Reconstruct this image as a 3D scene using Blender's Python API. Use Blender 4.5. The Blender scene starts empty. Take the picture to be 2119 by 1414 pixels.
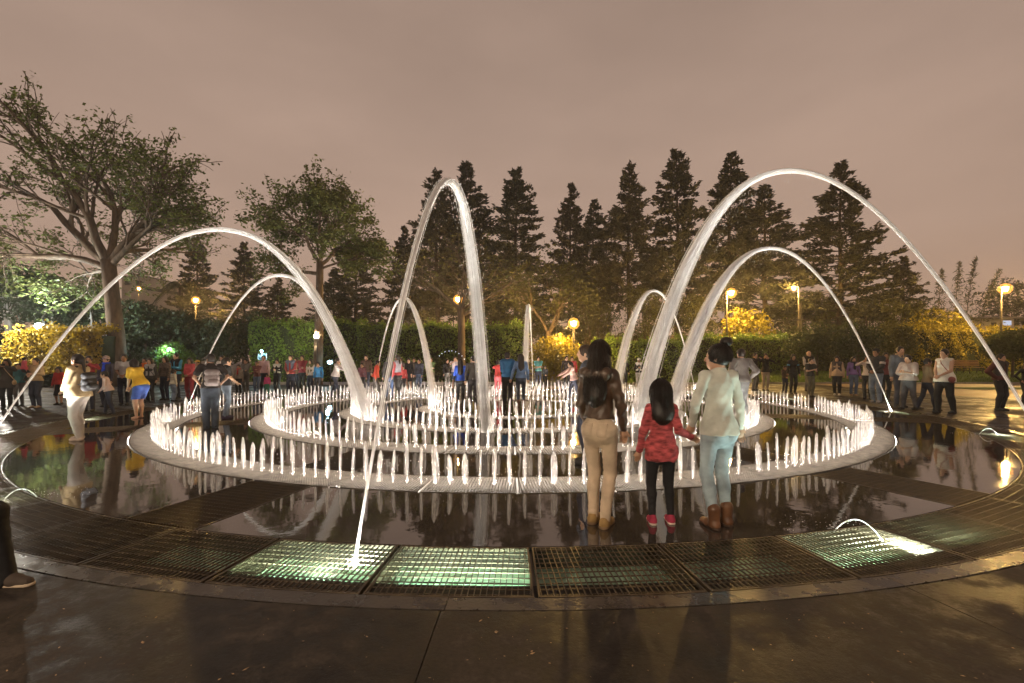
import bpy, math, random
import numpy as np
from mathutils import Vector, Matrix

random.seed(7)
RNG = np.random.default_rng(11)
PI = math.pi
SC = bpy.context.scene
COL = SC.collection
R_ = math.radians

# ------------------------------------------------------------------ camera, sky, exposure
cam_data = bpy.data.cameras.new('camera')
cam_data.lens = 15.97
cam_data.sensor_width = 36.0
cam_data.shift_y = 0.0179
cam_data.clip_start = 0.05
cam_data.clip_end = 4000.0
cam = bpy.data.objects.new('camera', cam_data)
COL.objects.link(cam)
cam.location = (0, 0, 1.5)
cam.rotation_euler = (R_(90), 0, 0)
SC.camera = cam

world = bpy.data.worlds.new('World')
SC.world = world
world.use_nodes = True
nt = world.node_tree
nt.nodes.clear()
w_out = nt.nodes.new('ShaderNodeOutputWorld')
w_bg = nt.nodes.new('ShaderNodeBackground')
w_bg.inputs['Strength'].default_value = 1.0
w_tc = nt.nodes.new('ShaderNodeTexCoord')
w_sep = nt.nodes.new('ShaderNodeSeparateXYZ')
w_ramp = nt.nodes.new('ShaderNodeValToRGB')          # low cloud lit by the city from below
w_ramp.color_ramp.elements[0].position = 0.0
w_ramp.color_ramp.elements[0].color = (0.40, 0.25, 0.165, 1)
w_ramp.color_ramp.elements[1].position = 0.85
w_ramp.color_ramp.elements[1].color = (0.29, 0.205, 0.162, 1)
e = w_ramp.color_ramp.elements.new(0.22)
e.color = (0.420, 0.288, 0.220, 1)
e = w_ramp.color_ramp.elements.new(0.45)
e.color = (0.385, 0.270, 0.212, 1)
w_map = nt.nodes.new('ShaderNodeMapping')
w_map.inputs['Scale'].default_value = (1.0, 1.0, 2.6)
w_noise = nt.nodes.new('ShaderNodeTexNoise')
w_noise.inputs['Scale'].default_value = 1.7
w_noise.inputs['Detail'].default_value = 5.0
w_noise.inputs['Roughness'].default_value = 0.5
w_mr = nt.nodes.new('ShaderNodeMapRange')
w_mr.inputs['From Min'].default_value = 0.3
w_mr.inputs['From Max'].default_value = 0.7
w_mr.inputs['To Min'].default_value = 0.87
w_mr.inputs['To Max'].default_value = 1.11
w_mul = nt.nodes.new('ShaderNodeVectorMath')
w_mul.operation = 'SCALE'
nt.links.new(w_tc.outputs['Generated'], w_sep.inputs[0])
nt.links.new(w_sep.outputs['Z'], w_ramp.inputs[0])
nt.links.new(w_tc.outputs['Generated'], w_map.inputs[0])
nt.links.new(w_map.outputs[0], w_noise.inputs['Vector'])
nt.links.new(w_noise.outputs['Fac'], w_mr.inputs['Value'])
nt.links.new(w_ramp.outputs['Color'], w_mul.inputs[0])
nt.links.new(w_mr.outputs[0], w_mul.inputs['Scale'])
nt.links.new(w_mul.outputs[0], w_bg.inputs['Color'])
nt.links.new(w_bg.outputs[0], w_out.inputs['Surface'])

SC.view_settings.view_transform = 'Standard'
SC.view_settings.look = 'None'
SC.view_settings.exposure = 0.07
SC.view_settings.gamma = 1.0
SC.view_settings.use_curve_mapping = False
SC.render.engine = 'CYCLES'
cy = SC.cycles
cy.use_denoising = True
cy.max_bounces = 6
cy.diffuse_bounces = 2
cy.glossy_bounces = 3
cy.transmission_bounces = 3
cy.transparent_max_bounces = 20
cy.sample_clamp_indirect = 3.0
cy.caustics_reflective = False
cy.caustics_refractive = False
cy.use_light_tree = True

# strengths of the lamps the photograph shows lit (SODIUM scales the street lamp bulbs, PLAZA_ASSUMED is an assumed lamp behind the viewpoint, not shown)
RING_LIGHT = 155.0          # lamps below the ring gratings
PIT_GLOW = 400.0           # lamps in the outer trough, lighting the trough
PIT_UP = 300.0            # the same lamps, their upward beam
ARCH_SPOT = 3000.0         # beams along the arches
SODIUM = 1.3
PLAZA_ASSUMED = 5500.0  # assumed unseen lamp behind the viewpoint

FOC = 940.0
HZ = 745.0
CX, CY_ = 0.0, 14.37      # centre of the fountain

def G(px, py):
    """ground point seen at a pixel of the photograph"""
    d = FOC * 1.5 / (py - HZ)
    return ((px - 1059.5) / FOC * d, d)

def X(px, d):
    return (px - 1059.5) / FOC * d

def Z(py, d):
    return 1.5 + (HZ - py) / FOC * d

# ------------------------------------------------------------------ materials
MATS = {}

def new_mat(name):
    m = bpy.data.materials.new(name)
    m.use_nodes = True
    m.node_tree.nodes.clear()
    return m, m.node_tree.nodes, m.node_tree.links

def pbr(name, color, rough=0.6, var=0.25, scale=6.0, metal=0.0, bump=0.0, bscale=30.0, ior=1.45, stretch=None,
        rough_var=0.0, coat=0.0, dist=0.01, spec=0.5):
    if name in MATS:
        return MATS[name]
    m, n, l = new_mat(name)
    out = n.new('ShaderNodeOutputMaterial')
    b = n.new('ShaderNodeBsdfPrincipled')
    b.inputs['Roughness'].default_value = rough
    b.inputs['Metallic'].default_value = metal
    b.inputs['IOR'].default_value = ior
    b.inputs['Specular IOR Level'].default_value = spec
    b.inputs['Coat Weight'].default_value = coat
    l.new(b.outputs[0], out.inputs['Surface'])
    tc = n.new('ShaderNodeTexCoord')
    vec = tc.outputs['Object']
    if stretch:
        mp = n.new('ShaderNodeMapping')
        mp.inputs['Scale'].default_value = stretch
        l.new(vec, mp.inputs[0])
        vec = mp.outputs[0]
    nz = n.new('ShaderNodeTexNoise')
    nz.inputs['Scale'].default_value = scale
    nz.inputs['Detail'].default_value = 5.0
    l.new(vec, nz.inputs['Vector'])
    rp = n.new('ShaderNodeValToRGB')
    lo = tuple(max(0, c * (1 - var)) for c in color)
    hi = tuple(min(1, c * (1 + var)) for c in color)
    rp.color_ramp.elements[0].position = 0.32
    rp.color_ramp.elements[1].position = 0.68
    rp.color_ramp.elements[0].color = (*lo, 1)
    rp.color_ramp.elements[1].color = (*hi, 1)
    l.new(nz.outputs['Fac'], rp.inputs[0])
    l.new(rp.outputs['Color'], b.inputs['Base Color'])
    if rough_var:
        mr = n.new('ShaderNodeMapRange')
        mr.inputs['From Min'].default_value = 0.35
        mr.inputs['From Max'].default_value = 0.65
        mr.inputs['To Min'].default_value = max(0.02, rough - rough_var)
        mr.inputs['To Max'].default_value = min(1, rough + rough_var)
        l.new(nz.outputs['Fac'], mr.inputs['Value'])
        l.new(mr.outputs[0], b.inputs['Roughness'])
    if bump:
        nb = n.new('ShaderNodeTexNoise')
        nb.inputs['Scale'].default_value = bscale
        nb.inputs['Detail'].default_value = 4.0
        l.new(vec, nb.inputs['Vector'])
        bp = n.new('ShaderNodeBump')
        bp.inputs['Strength'].default_value = bump
        bp.inputs['Distance'].default_value = dist
        l.new(nb.outputs['Fac'], bp.inputs['Height'])
        l.new(bp.outputs[0], b.inputs['Normal'])
    MATS[name] = m
    return m

def emis(name, color, strength):
    if name in MATS:
        return MATS[name]
    m, n, l = new_mat(name)
    out = n.new('ShaderNodeOutputMaterial')
    e = n.new('ShaderNodeEmission')
    e.inputs['Color'].default_value = (*color, 1)
    e.inputs['Strength'].default_value = strength
    l.new(e.outputs[0], out.inputs['Surface'])
    MATS[name] = m
    return m

def leafmat(name, color, var=0.45, trans=0.35, scale=0.9):
    if name in MATS:
        return MATS[name]
    m, n, l = new_mat(name)
    out = n.new('ShaderNodeOutputMaterial')
    geo = n.new('ShaderNodeNewGeometry')
    tc = n.new('ShaderNodeTexCoord')
    nz = n.new('ShaderNodeTexNoise')
    nz.inputs['Scale'].default_value = scale
    nz.inputs['Detail'].default_value = 3.0
    l.new(tc.outputs['Object'], nz.inputs['Vector'])
    add = n.new('ShaderNodeMath')
    add.operation = 'MULTIPLY_ADD'
    add.inputs[1].default_value = 0.55
    l.new(geo.outputs['Random Per Island'], add.inputs[0])
    ml = n.new('ShaderNodeMath')
    ml.operation = 'MULTIPLY'
    ml.inputs[1].default_value = 0.5
    l.new(nz.outputs['Fac'], ml.inputs[0])
    l.new(ml.outputs[0], add.inputs[2])
    rp = n.new('ShaderNodeValToRGB')
    lo = tuple(c * (1 - var) for c in color)
    hi = tuple(min(1, c * (1 + var)) for c in color)
    rp.color_ramp.elements[0].position = 0.1
    rp.color_ramp.elements[1].position = 0.9
    rp.color_ramp.elements[0].color = (*lo, 1)
    rp.color_ramp.elements[1].color = (*hi, 1)
    l.new(add.outputs[0], rp.inputs[0])
    d = n.new('ShaderNodeBsdfPrincipled')
    d.inputs['Roughness'].default_value = 0.55
    d.inputs['Specular IOR Level'].default_value = 0.35
    t = n.new('ShaderNodeBsdfTranslucent')
    mx = n.new('ShaderNodeMixShader')
    mx.inputs[0].default_value = trans
    l.new(rp.outputs['Color'], d.inputs['Base Color'])
    l.new(rp.outputs['Color'], t.inputs['Color'])
    l.new(d.outputs[0], mx.inputs[1])
    l.new(t.outputs[0], mx.inputs[2])
    l.new(mx.outputs[0], out.inputs['Surface'])
    MATS[name] = m
    return m

def watermat(name, alpha_lo, alpha_hi, sx=60.0, sz=4.0, trans=0.5, edge=0.0):
    """aerated white water: scatters light, with clear streaks along the flow (uv y = along the flow)"""
    if name in MATS:
        return MATS[name]
    m, n, l = new_mat(name)
    out = n.new('ShaderNodeOutputMaterial')
    tc = n.new('ShaderNodeTexCoord')
    oi = n.new('ShaderNodeObjectInfo')
    mp = n.new('ShaderNodeMapping')
    mp.inputs['Scale'].default_value = (sx, sx, sz)
    l.new(tc.outputs['Object'], mp.inputs[0])
    ofs = n.new('ShaderNodeVectorMath')
    ofs.operation = 'ADD'
    sc = n.new('ShaderNodeVectorMath')
    sc.operation = 'SCALE'
    sc.inputs['Scale'].default_value = 50.0
    l.new(oi.outputs['Random'], sc.inputs[0])
    l.new(mp.outputs[0], ofs.inputs[0])
    l.new(sc.outputs[0], ofs.inputs[1])
    nz = n.new('ShaderNodeTexNoise')
    nz.inputs['Scale'].default_value = 1.0
    nz.inputs['Detail'].default_value = 3.0
    l.new(ofs.outputs[0], nz.inputs['Vector'])
    mr = n.new('ShaderNodeMapRange')
    mr.inputs['From Min'].default_value = 0.36
    mr.inputs['From Max'].default_value = 0.64
    mr.inputs['To Min'].default_value = alpha_lo
    mr.inputs['To Max'].default_value = alpha_hi
    l.new(nz.outputs['Fac'], mr.inputs['Value'])
    df = n.new('ShaderNodeBsdfDiffuse')
    df.inputs['Color'].default_value = (0.95, 0.95, 0.95, 1)
    tl = n.new('ShaderNodeBsdfTranslucent')
    tl.inputs['Color'].default_value = (0.95, 0.95, 0.95, 1)
    m1 = n.new('ShaderNodeMixShader')
    m1.inputs[0].default_value = trans
    l.new(df.outputs[0], m1.inputs[1])
    l.new(tl.outputs[0], m1.inputs[2])
    gl = n.new('ShaderNodeBsdfGlossy')
    gl.inputs['Roughness'].default_value = 0.2
    m2 = n.new('ShaderNodeMixShader')
    m2.inputs[0].default_value = 0.06
    l.new(m1.outputs[0], m2.inputs[1])
    l.new(gl.outputs[0], m2.inputs[2])
    tr = n.new('ShaderNodeBsdfTransparent')
    m3 = n.new('ShaderNodeMixShader')
    l.new(mr.outputs[0], m3.inputs[0])
    l.new(tr.outputs[0], m3.inputs[1])
    l.new(m2.outputs[0], m3.inputs[2])
    l.new(m3.outputs[0], out.inputs['Surface'])
    MATS[name] = m
    return m

# ------------------------------------------------------------------ object helpers
def tag(o, label=None, cat=None, group=None, kind=None):
    if label: o['label'] = label
    if cat: o['category'] = cat
    if group: o['group'] = group
    if kind: o['kind'] = kind
    return o

def empty(name, loc=(0, 0, 0), rz=0.0, **kw):
    o = bpy.data.objects.new(name, None)
    o.empty_display_size = 0.2
    COL.objects.link(o)
    o.location = loc
    o.rotation_euler = (0, 0, rz)
    return tag(o, **kw)

def link(name, me, parent=None, loc=None, rz=None):
    o = bpy.data.objects.new(name, me)
    COL.objects.link(o)
    if parent: o.parent = parent
    if loc is not None: o.location = loc
    if rz is not None: o.rotation_euler = (0, 0, rz)
    return o

class Acc:
    """collects quads and triangles and builds one mesh"""
    def __init__(self):
        self.v = []; self.q = []; self.t = []; self.qm = []; self.tm = []; self.n = 0
    def add(self, v, q=None, t=None, m=0):
        v = np.asarray(v, float).reshape(-1, 3)
        if q is not None and len(q):
            q = np.asarray(q, int).reshape(-1, 4)
            self.q.append(q + self.n); self.qm.append(np.full(len(q), m))
        if t is not None and len(t):
            t = np.asarray(t, int).reshape(-1, 3)
            self.t.append(t + self.n); self.tm.append(np.full(len(t), m))
        self.v.append(v); self.n += len(v)
    def box(self, lo, hi, m=0, M=None):
        x0, y0, z0 = lo; x1, y1, z1 = hi
        v = np.array([[x0,y0,z0],[x1,y0,z0],[x1,y1,z0],[x0,y1,z0],[x0,y0,z1],[x1,y0,z1],[x1,y1,z1],[x0,y1,z1]], float)
        if M is not None:
            v = v @ np.array(M.to_3x3()).T + np.array(M.translation)
        self.add(v, [[3,2,1,0],[4,5,6,7],[0,1,5,4],[1,2,6,5],[2,3,7,6],[3,0,4,7]], m=m)
    def hexa(self, b4, t4, m=0):
        v = np.array(list(b4) + list(t4), float)
        self.add(v, [[3,2,1,0],[4,5,6,7],[0,1,5,4],[1,2,6,5],[2,3,7,6],[3,0,4,7]], m=m)
    def tube(self, pts, rad, sides=6, m=0, cap=True):
        pts = np.asarray(pts, float); k = len(pts)
        rad = np.broadcast_to(np.asarray(rad, float), (k,))
        tan = np.gradient(pts, axis=0)
        tan /= np.linalg.norm(tan, axis=1)[:, None] + 1e-9
        ref = np.array([0, 0, 1.0]) if abs(tan[:, 2]).mean() < 0.8 else np.array([1.0, 0, 0])
        u = np.cross(tan, ref); u /= np.linalg.norm(u, axis=1)[:, None] + 1e-9
        w = np.cross(tan, u)
        a = np.arange(sides) * 2 * PI / sides
        v = pts[:, None, :] + rad[:, None, None] * (np.cos(a)[None, :, None] * u[:, None, :] + np.sin(a)[None, :, None] * w[:, None, :])
        i = np.arange(k - 1)[:, None] * sides; j = np.arange(sides)[None, :]; j2 = (j + 1) % sides
        q = np.stack([i + j, i + j2, i + sides + j2, i + sides + j], -1).reshape(-1, 4)
        self.add(v.reshape(-1, 3), q[:, ::-1], m=m)
        if cap and sides >= 3:
            for base, fl in ((0, 1), ((k - 1) * sides, 0)):
                ids = list(range(base, base + sides))
                t = [[ids[0], ids[s], ids[s + 1]] for s in range(1, sides - 1)]
                t = [x[::-1] if not fl else x for x in t]
                self.t.append(np.array(t) + self.n - k * sides); self.tm.append(np.full(len(t), m))
    def lathe(self, prof, sides=10, m=0, c=(0, 0, 0)):
        prof = np.asarray(prof, float); k = len(prof)
        a = np.arange(sides) * 2 * PI / sides
        v = np.stack([prof[:, 0:1] * np.cos(a)[None], prof[:, 0:1] * np.sin(a)[None], np.repeat(prof[:, 1:2], sides, 1)], -1)
        v = v + np.array(c)
        i = np.arange(k - 1)[:, None] * sides; j = np.arange(sides)[None, :]; j2 = (j + 1) % sides
        q = np.stack([i + j, i + j2, i + sides + j2, i + sides + j], -1).reshape(-1, 4)
        self.add(v.reshape(-1, 3), q, m=m)
    def rhombs(self, c, u, w, m=0):
        """leaf-shaped quads: centre c, half-length u, half-width w"""
        c = np.asarray(c, float); k = len(c)
        v = np.stack([c - u, c + w - 0.15 * u, c + u, c - w - 0.15 * u], 1).reshape(-1, 3)
        q = np.arange(4 * k).reshape(-1, 4)
        self.add(v, q, m=m)
    def mesh(self, name, mats, smooth=False):
        me = bpy.data.meshes.new(name)
        v = np.concatenate(self.v) if self.v else np.zeros((0, 3))
        q = np.concatenate(self.q) if self.q else np.zeros((0, 4), int)
        t = np.concatenate(self.t) if self.t else np.zeros((0, 3), int)
        me.vertices.add(len(v)); me.vertices.foreach_set('co', v.astype(np.float32).ravel())
        nl = 4 * len(q) + 3 * len(t)
        me.loops.add(nl)
        me.loops.foreach_set('vertex_index', np.concatenate([q.ravel(), t.ravel()]).astype(np.int32))
        me.polygons.add(len(q) + len(t))
        st = np.concatenate([np.arange(len(q)) * 4, 4 * len(q) + np.arange(len(t)) * 3]).astype(np.int32)
        me.polygons.foreach_set('loop_start', st)
        mi = np.concatenate((self.qm or [np.zeros(0)]) + (self.tm or [np.zeros(0)])).astype(np.int32)
        if len(mi): me.polygons.foreach_set('material_index', mi)
        me.polygons.foreach_set('use_smooth', np.full(len(q) + len(t), bool(smooth)))
        for mm in (mats if isinstance(mats, (list, tuple)) else [mats]):
            me.materials.append(mm)
        me.update(calc_edges=True)
        return me
    def build(self, name, mats, parent=None, smooth=False, loc=None, rz=None):
        return link(name, self.mesh(name, mats, smooth), parent, loc, rz)

def light(name, kind, loc, color, power, parent=None, size=0.1, target=None, angle=None, blend=0.5):
    ld = bpy.data.lights.new(name, kind)
    ld.color = color
    ld.energy = power
    ld.shadow_soft_size = size
    o = bpy.data.objects.new(name, ld)
    COL.objects.link(o)
    if parent: o.parent = parent
    o.location = loc
    if kind == 'SPOT':
        ld.spot_size = angle; ld.spot_blend = blend
        d = Vector(target) - Vector(loc)
        o.rotation_euler = d.to_track_quat('-Z', 'Y').to_euler()
    return o

# ================================================================== ground and fountain
M_PAVE = None
def make_pavement_mat():
    m, n, l = new_mat('wet_paving')
    out = n.new('ShaderNodeOutputMaterial')
    b = n.new('ShaderNodeBsdfPrincipled')
    l.new(b.outputs[0], out.inputs['Surface'])
    geo = n.new('ShaderNodeNewGeometry')
    def noise(sc, det, ro=0.6):
        x = n.new('ShaderNodeTexNoise'); x.inputs['Scale'].default_value = sc; x.inputs['Detail'].default_value = det; x.inputs['Roughness'].default_value = ro
        l.new(geo.outputs['Position'], x.inputs['Vector']); return x.outputs['Fac']
    def math_(op, a, bb):
        x = n.new('ShaderNodeMath'); x.operation = op
        for k, s in enumerate((a, bb)):
            if isinstance(s, (int, float)): x.inputs[k].default_value = s
            else: l.new(s, x.inputs[k])
        return x.outputs[0]
    big, mid, fine, grit = noise(0.8, 8, 0.65), noise(5.0, 8, 0.7), noise(38, 5), noise(210, 3)
    stain = math_('ADD', math_('MULTIPLY', big, 0.9), math_('MULTIPLY', mid, 0.55))
    stain2 = math_('ADD', stain, math_('MULTIPLY', fine, 0.28))
    stain2b = math_('ADD', stain, math_('MULTIPLY', math_('SUBTRACT', fine, 0.5), 0.18))
    rp = n.new('ShaderNodeValToRGB')
    rp.color_ramp.elements[0].position = 0.68; rp.color_ramp.elements[0].color = (0.008, 0.0065, 0.0055, 1)
    rp.color_ramp.elements[1].position = 0.98; rp.color_ramp.elements[1].color = (0.060, 0.049, 0.041, 1)
    e = rp.color_ramp.elements.new(0.84); e.color = (0.021, 0.0175, 0.0148, 1)
    l.new(stain2, rp.inputs[0]); l.new(rp.outputs[0], b.inputs['Base Color'])
    mr = n.new('ShaderNodeMapRange'); mr.inputs['From Min'].default_value = 0.64; mr.inputs['From Max'].default_value = 0.80
    mr.inputs['To Min'].default_value = 0.30; mr.inputs['To Max'].default_value = 0.78
    l.new(stain2b, mr.inputs['Value']); l.new(mr.outputs[0], b.inputs['Roughness'])
    bp = n.new('ShaderNodeBump'); bp.inputs['Strength'].default_value = 0.5; bp.inputs['Distance'].default_value = 0.004
    hgt = math_('ADD', math_('ADD', math_('MULTIPLY', mid, 2.2), math_('MULTIPLY', fine, 0.7)), math_('MULTIPLY', grit, 0.5))
    l.new(hgt, bp.inputs['Height']); l.new(bp.outputs[0], b.inputs['Normal'])
    b.inputs['IOR'].default_value = 1.31
    b.inputs['Specular IOR Level'].default_value = 0.42
    return m
M_PAVE = make_pavement_mat()

def make_pool_mat():
    m, n, l = new_mat('polished_wet_stone')
    out = n.new('ShaderNodeOutputMaterial')
    b = n.new('ShaderNodeBsdfPrincipled')
    l.new(b.outputs[0], out.inputs['Surface'])
    geo = n.new('ShaderNodeNewGeometry')
    n1 = n.new('ShaderNodeTexNoise'); n1.inputs['Scale'].default_value = 1.6; n1.inputs['Detail'].default_value = 6
    n2 = n.new('ShaderNodeTexNoise'); n2.inputs['Scale'].default_value = 7.0; n2.inputs['Detail'].default_value = 2
    l.new(geo.outputs['Position'], n1.inputs['Vector']); l.new(geo.outputs['Position'], n2.inputs['Vector'])
    rp = n.new('ShaderNodeValToRGB')
    rp.color_ramp.elements[0].position = 0.35; rp.color_ramp.elements[0].color = (0.034, 0.028, 0.024, 1)
    rp.color_ramp.elements[1].position = 0.7; rp.color_ramp.elements[1].color = (0.062, 0.051, 0.043, 1)
    l.new(n1.outputs['Fac'], rp.inputs[0]); l.new(rp.outputs[0], b.inputs['Base Color'])
    mr = n.new('ShaderNodeMapRange'); mr.inputs['From Min'].default_value = 0.4; mr.inputs['From Max'].default_value = 0.7
    mr.inputs['To Min'].default_value = 0.02; mr.inputs['To Max'].default_value = 0.07
    l.new(n1.outputs['Fac'], mr.inputs['Value']); l.new(mr.outputs[0], b.inputs['Roughness'])
    bp = n.new('ShaderNodeBump'); bp.inputs['Strength'].default_value = 0.22; bp.inputs['Distance'].default_value = 0.003
    l.new(n2.outputs['Fac'], bp.inputs['Height']); l.new(bp.outputs[0], b.inputs['Normal'])
    b.inputs['IOR'].default_value = 2.1
    return m
M_POOL = make_pool_mat()
M_STEEL = pbr('galvanised_bar', (0.10, 0.078, 0.055), 0.42, 0.35, 9, metal=0.55, rough_var=0.12)
M_RINGBAR = pbr('ring_bar_steel', (0.050, 0.042, 0.034), 0.6, 0.4, 9, spec=0.12)
M_RIM = pbr('stone_rim', (0.045, 0.038, 0.033), 0.28, 0.4, 5, bump=0.25, bscale=40, rough_var=0.12)
M_BED = pbr('dark_channel_bed', (0.03, 0.028, 0.025), 0.35, 0.4, 4)
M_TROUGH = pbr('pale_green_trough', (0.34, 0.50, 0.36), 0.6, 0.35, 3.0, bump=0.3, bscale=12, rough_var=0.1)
M_CHAN = pbr('pale_ring_channel', (0.20, 0.18, 0.155), 0.5, 0.3, 4)
M_LED = emis('warm_led', (1.0, 0.90, 0.79), RING_LIGHT)

def P(R, phi, z=0.0):
    a = R_(phi)
    return (CX + R * math.sin(a), CY_ - R * math.cos(a), z)

def ring_strip(acc, radii, zs, seg=160, m=0, a0=0.0, a1=2 * PI):
    a = np.linspace(a0, a1, seg + 1)
    for k in range(len(radii) - 1):
        v = []
        for R, z in ((radii[k], zs[k]), (radii[k + 1], zs[k + 1])):
            v.append(np.stack([R * np.sin(a), -R * np.cos(a), np.full_like(a, z)], -1))
        v = np.concatenate(v)
        i = np.arange(seg)
        acc.add(v, np.stack([i, i + 1 + 0, i + seg + 2, i + seg + 1], -1)[:, ::-1], m=m)

# ---- paving: base sheet to the horizon, then slabs round the rim
ac = Acc()
ring_strip(ac, [11.3, 22, 60, 150, 420], [-0.03, -0.03, -0.03, -0.03, -0.03], seg=96)
ground = ac.build('ground', M_PAVE, loc=(CX, CY_, 0))
tag(ground, 'dark wet paved ground around the fountain', kind='structure')

paving = empty('pavement', (CX, CY_, 0), label='dark wet concrete paving slabs around the round fountain', kind='structure')
def slab_mesh(r0, r1, da, gap=0.003, z1=0.0, z0=-0.04, n=8):
    ac = Acc()
    rr = [r0 + gap, r1 - gap]
    top, low = [], []
    for R in rr:
        h = R_(da) / 2 - gap / R
        a = np.linspace(-h, h, n + 1)
        top.append(np.stack([R * np.sin(a), -R * np.cos(a), np.full_like(a, z1)], -1))
    bev = 0.006
    out = []
    for R, s in ((rr[0] - 0.0, -1), (rr[1], 1)):
        h = R_(da) / 2 - (gap - 0.004) / R
        a = np.linspace(-h, h, n + 1)
        Rb = R + s * 0.004
        low.append(np.stack([Rb * np.sin(a), -Rb * np.cos(a), np.full_like(a, z0)], -1))
    m = n + 1
    v = np.concatenate([top[0], top[1], low[0], low[1]])
    q = []
    for i in range(n):
        q += [[i, i + 1, m + i + 1, m + i][::-1], [2 * m + i, 2 * m + i + 1, i + 1, i][::-1], [m + i, m + i + 1, 3 * m + i + 1, 3 * m + i][::-1]]
    q += [[0, m, 3 * m, 2 * m][::-1], [n, 2 * m + n, 3 * m + n, m + n][::-1]]
    ac.add(v, q)
    return ac.mesh('slab', M_PAVE)
for r0, r1, n, off in ((11.66, 15.2, 24, 5.4), (15.2, 19.5, 24, 5.4), (19.5, 25.0, 36, 1.0)):
    me = slab_mesh(r0, r1, 360 / n)
    for i in range(n):
        link('slab', me, paving, (0, 0, 0), R_(off + i * 360 / n))

# ---- rim stones of the outer trough
rim = empty('trough_rim', (CX, CY_, 0), label='dark stone kerb ring between paving and outer grating', kind='structure')
me = slab_mesh(11.50, 11.645, 15, gap=0.003, z1=-0.004, z0=-0.38)
me.materials[0] = M_RIM
for i in range(24):
    link('kerb_stone', me, rim, (0, 0, 0), R_(5.5 + i * 15))

# ---- floors inside the fountain
CH0 = -17.5
def sector_mesh(r0, r1, da, hw, n=28):
    ac = Acc()
    def row(R, z):
        h = R_(da) / 2 - (math.asin(hw / R) if hw else 0)
        a = np.linspace(-h, h, n + 1)
        return np.stack([R * np.sin(a), -R * np.cos(a), np.full_like(a, z)], -1)
    rows = [row(r, 0.0) for r in np.linspace(r0, r1, 5)]
    m = n + 1
    v = np.concatenate(rows)
    q = []
    for k in range(4):
        for i in range(n):
            q.append([k * m + i, (k + 1) * m + i, (k + 1) * m + i + 1, k * m + i + 1])
    ac.add(v, q)
    # side walls
    ed = np.concatenate([rows[0], rows[0] - [0, 0, 0.36]])
    ac.add(ed, [[i, i + 1, m + i + 1, m + i] for i in range(n)])
    ed = np.concatenate([rows[4], rows[4] - [0, 0, 0.36]])
    ac.add(ed, [[i + 1, i, m + i, m + i + 1] for i in range(n)])
    for idx in (0, n):
        c = np.array([r[idx] for r in rows])
        ed = np.concatenate([c, c - [0, 0, 0.36]])
        ac.add(ed, [[i, i + 1, 5 + i + 1, 5 + i] for i in range(4)])
    return ac.mesh('floor_slab', M_POOL)

pool = empty('pool_floor', (CX, CY_, 0), label='mirror wet black stone floor inside the fountain', kind='structure')
RINGS = [(8.57, 9.28, 52), (6.50, 7.20, 40), (4.44, 5.13, 28), (2.25, 2.94, 15)]
for r0, r1, hw in ((9.295, 10.72, 0.45), (7.215, 8.555, 0.45)):
    me = sector_mesh(r0, r1, 45, hw)
    for k in range(8):
        link('floor_slab', me, pool, (0, 0, 0), R_(CH0 + 22.5 + 45 * k))
for r0, r1 in ((5.145, 6.485), (2.955, 4.425)):
    me = sector_mesh(r0, r1, 45, 0.0)
    for k in range(8):
        link('floor_slab', me, pool, (0, 0, 0), R_(CH0 + 22.5 + 45 * k))
ac = Acc()
ring_strip(ac, [0.001, 1.2, 2.235, 2.235], [0, 0, 0, -0.36], seg=72)
ac.build('floor_disc', M_POOL, pool)
ac = Acc()
ring_strip(ac, [0.001, 10.74], [-0.36, -0.36], seg=96)
ac.build('channel_bed', M_BED, pool)
ac = Acc()
for R in (9.288, 8.562, 7.208, 6.492, 5.138, 4.432, 2.948, 2.242):
    ring_strip(ac, [R, R], [-0.36, -0.004], seg=160)
ac.build('channel_wall', M_BED, pool)  # added ring walls, block ring lamp light leaking at the radial channel mouths

# ---- outer trough with pale green bed
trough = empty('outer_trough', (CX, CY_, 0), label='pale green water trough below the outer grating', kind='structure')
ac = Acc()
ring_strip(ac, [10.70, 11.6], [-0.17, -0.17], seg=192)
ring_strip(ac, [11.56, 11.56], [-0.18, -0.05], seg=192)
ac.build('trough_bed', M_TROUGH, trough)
ac = Acc()
for k in range(64):
    M = Matrix.Rotation(R_(0.77 + 5.625 * k), 4, 'Z')
    ac.box((-0.012, -11.50, -0.168), (0.012, -10.73, -0.034), M=M)
ac.build('support_beams', M_STEEL, trough)
# water and dead leaves lying in the trough
ac = Acc()
for i in range(110):
    a = RNG.uniform(-34, 30); R = RNG.uniform(10.8, 11.45)
    p = np.array(P(R, a, -0.164)) - [CX, CY_, 0]
    t = RNG.uniform(0, 2 * PI); s = RNG.uniform(0.008, 0.028)
    u = np.array([math.cos(t), math.sin(t), 0.15]) * s; w = np.array([-math.sin(t), math.cos(t), 0.1]) * s * 0.5
    ac.rhombs(p[None], u[None], w[None])
leaves_litter = ac.build('leaf_litter', pbr('dead_leaf', (0.14, 0.07, 0.025), 0.7, 0.5), loc=(CX, CY_, 0))
tag(leaves_litter, 'small brown dead leaves lying on the trough bed', 'leaf litter', kind='stuff')

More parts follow.
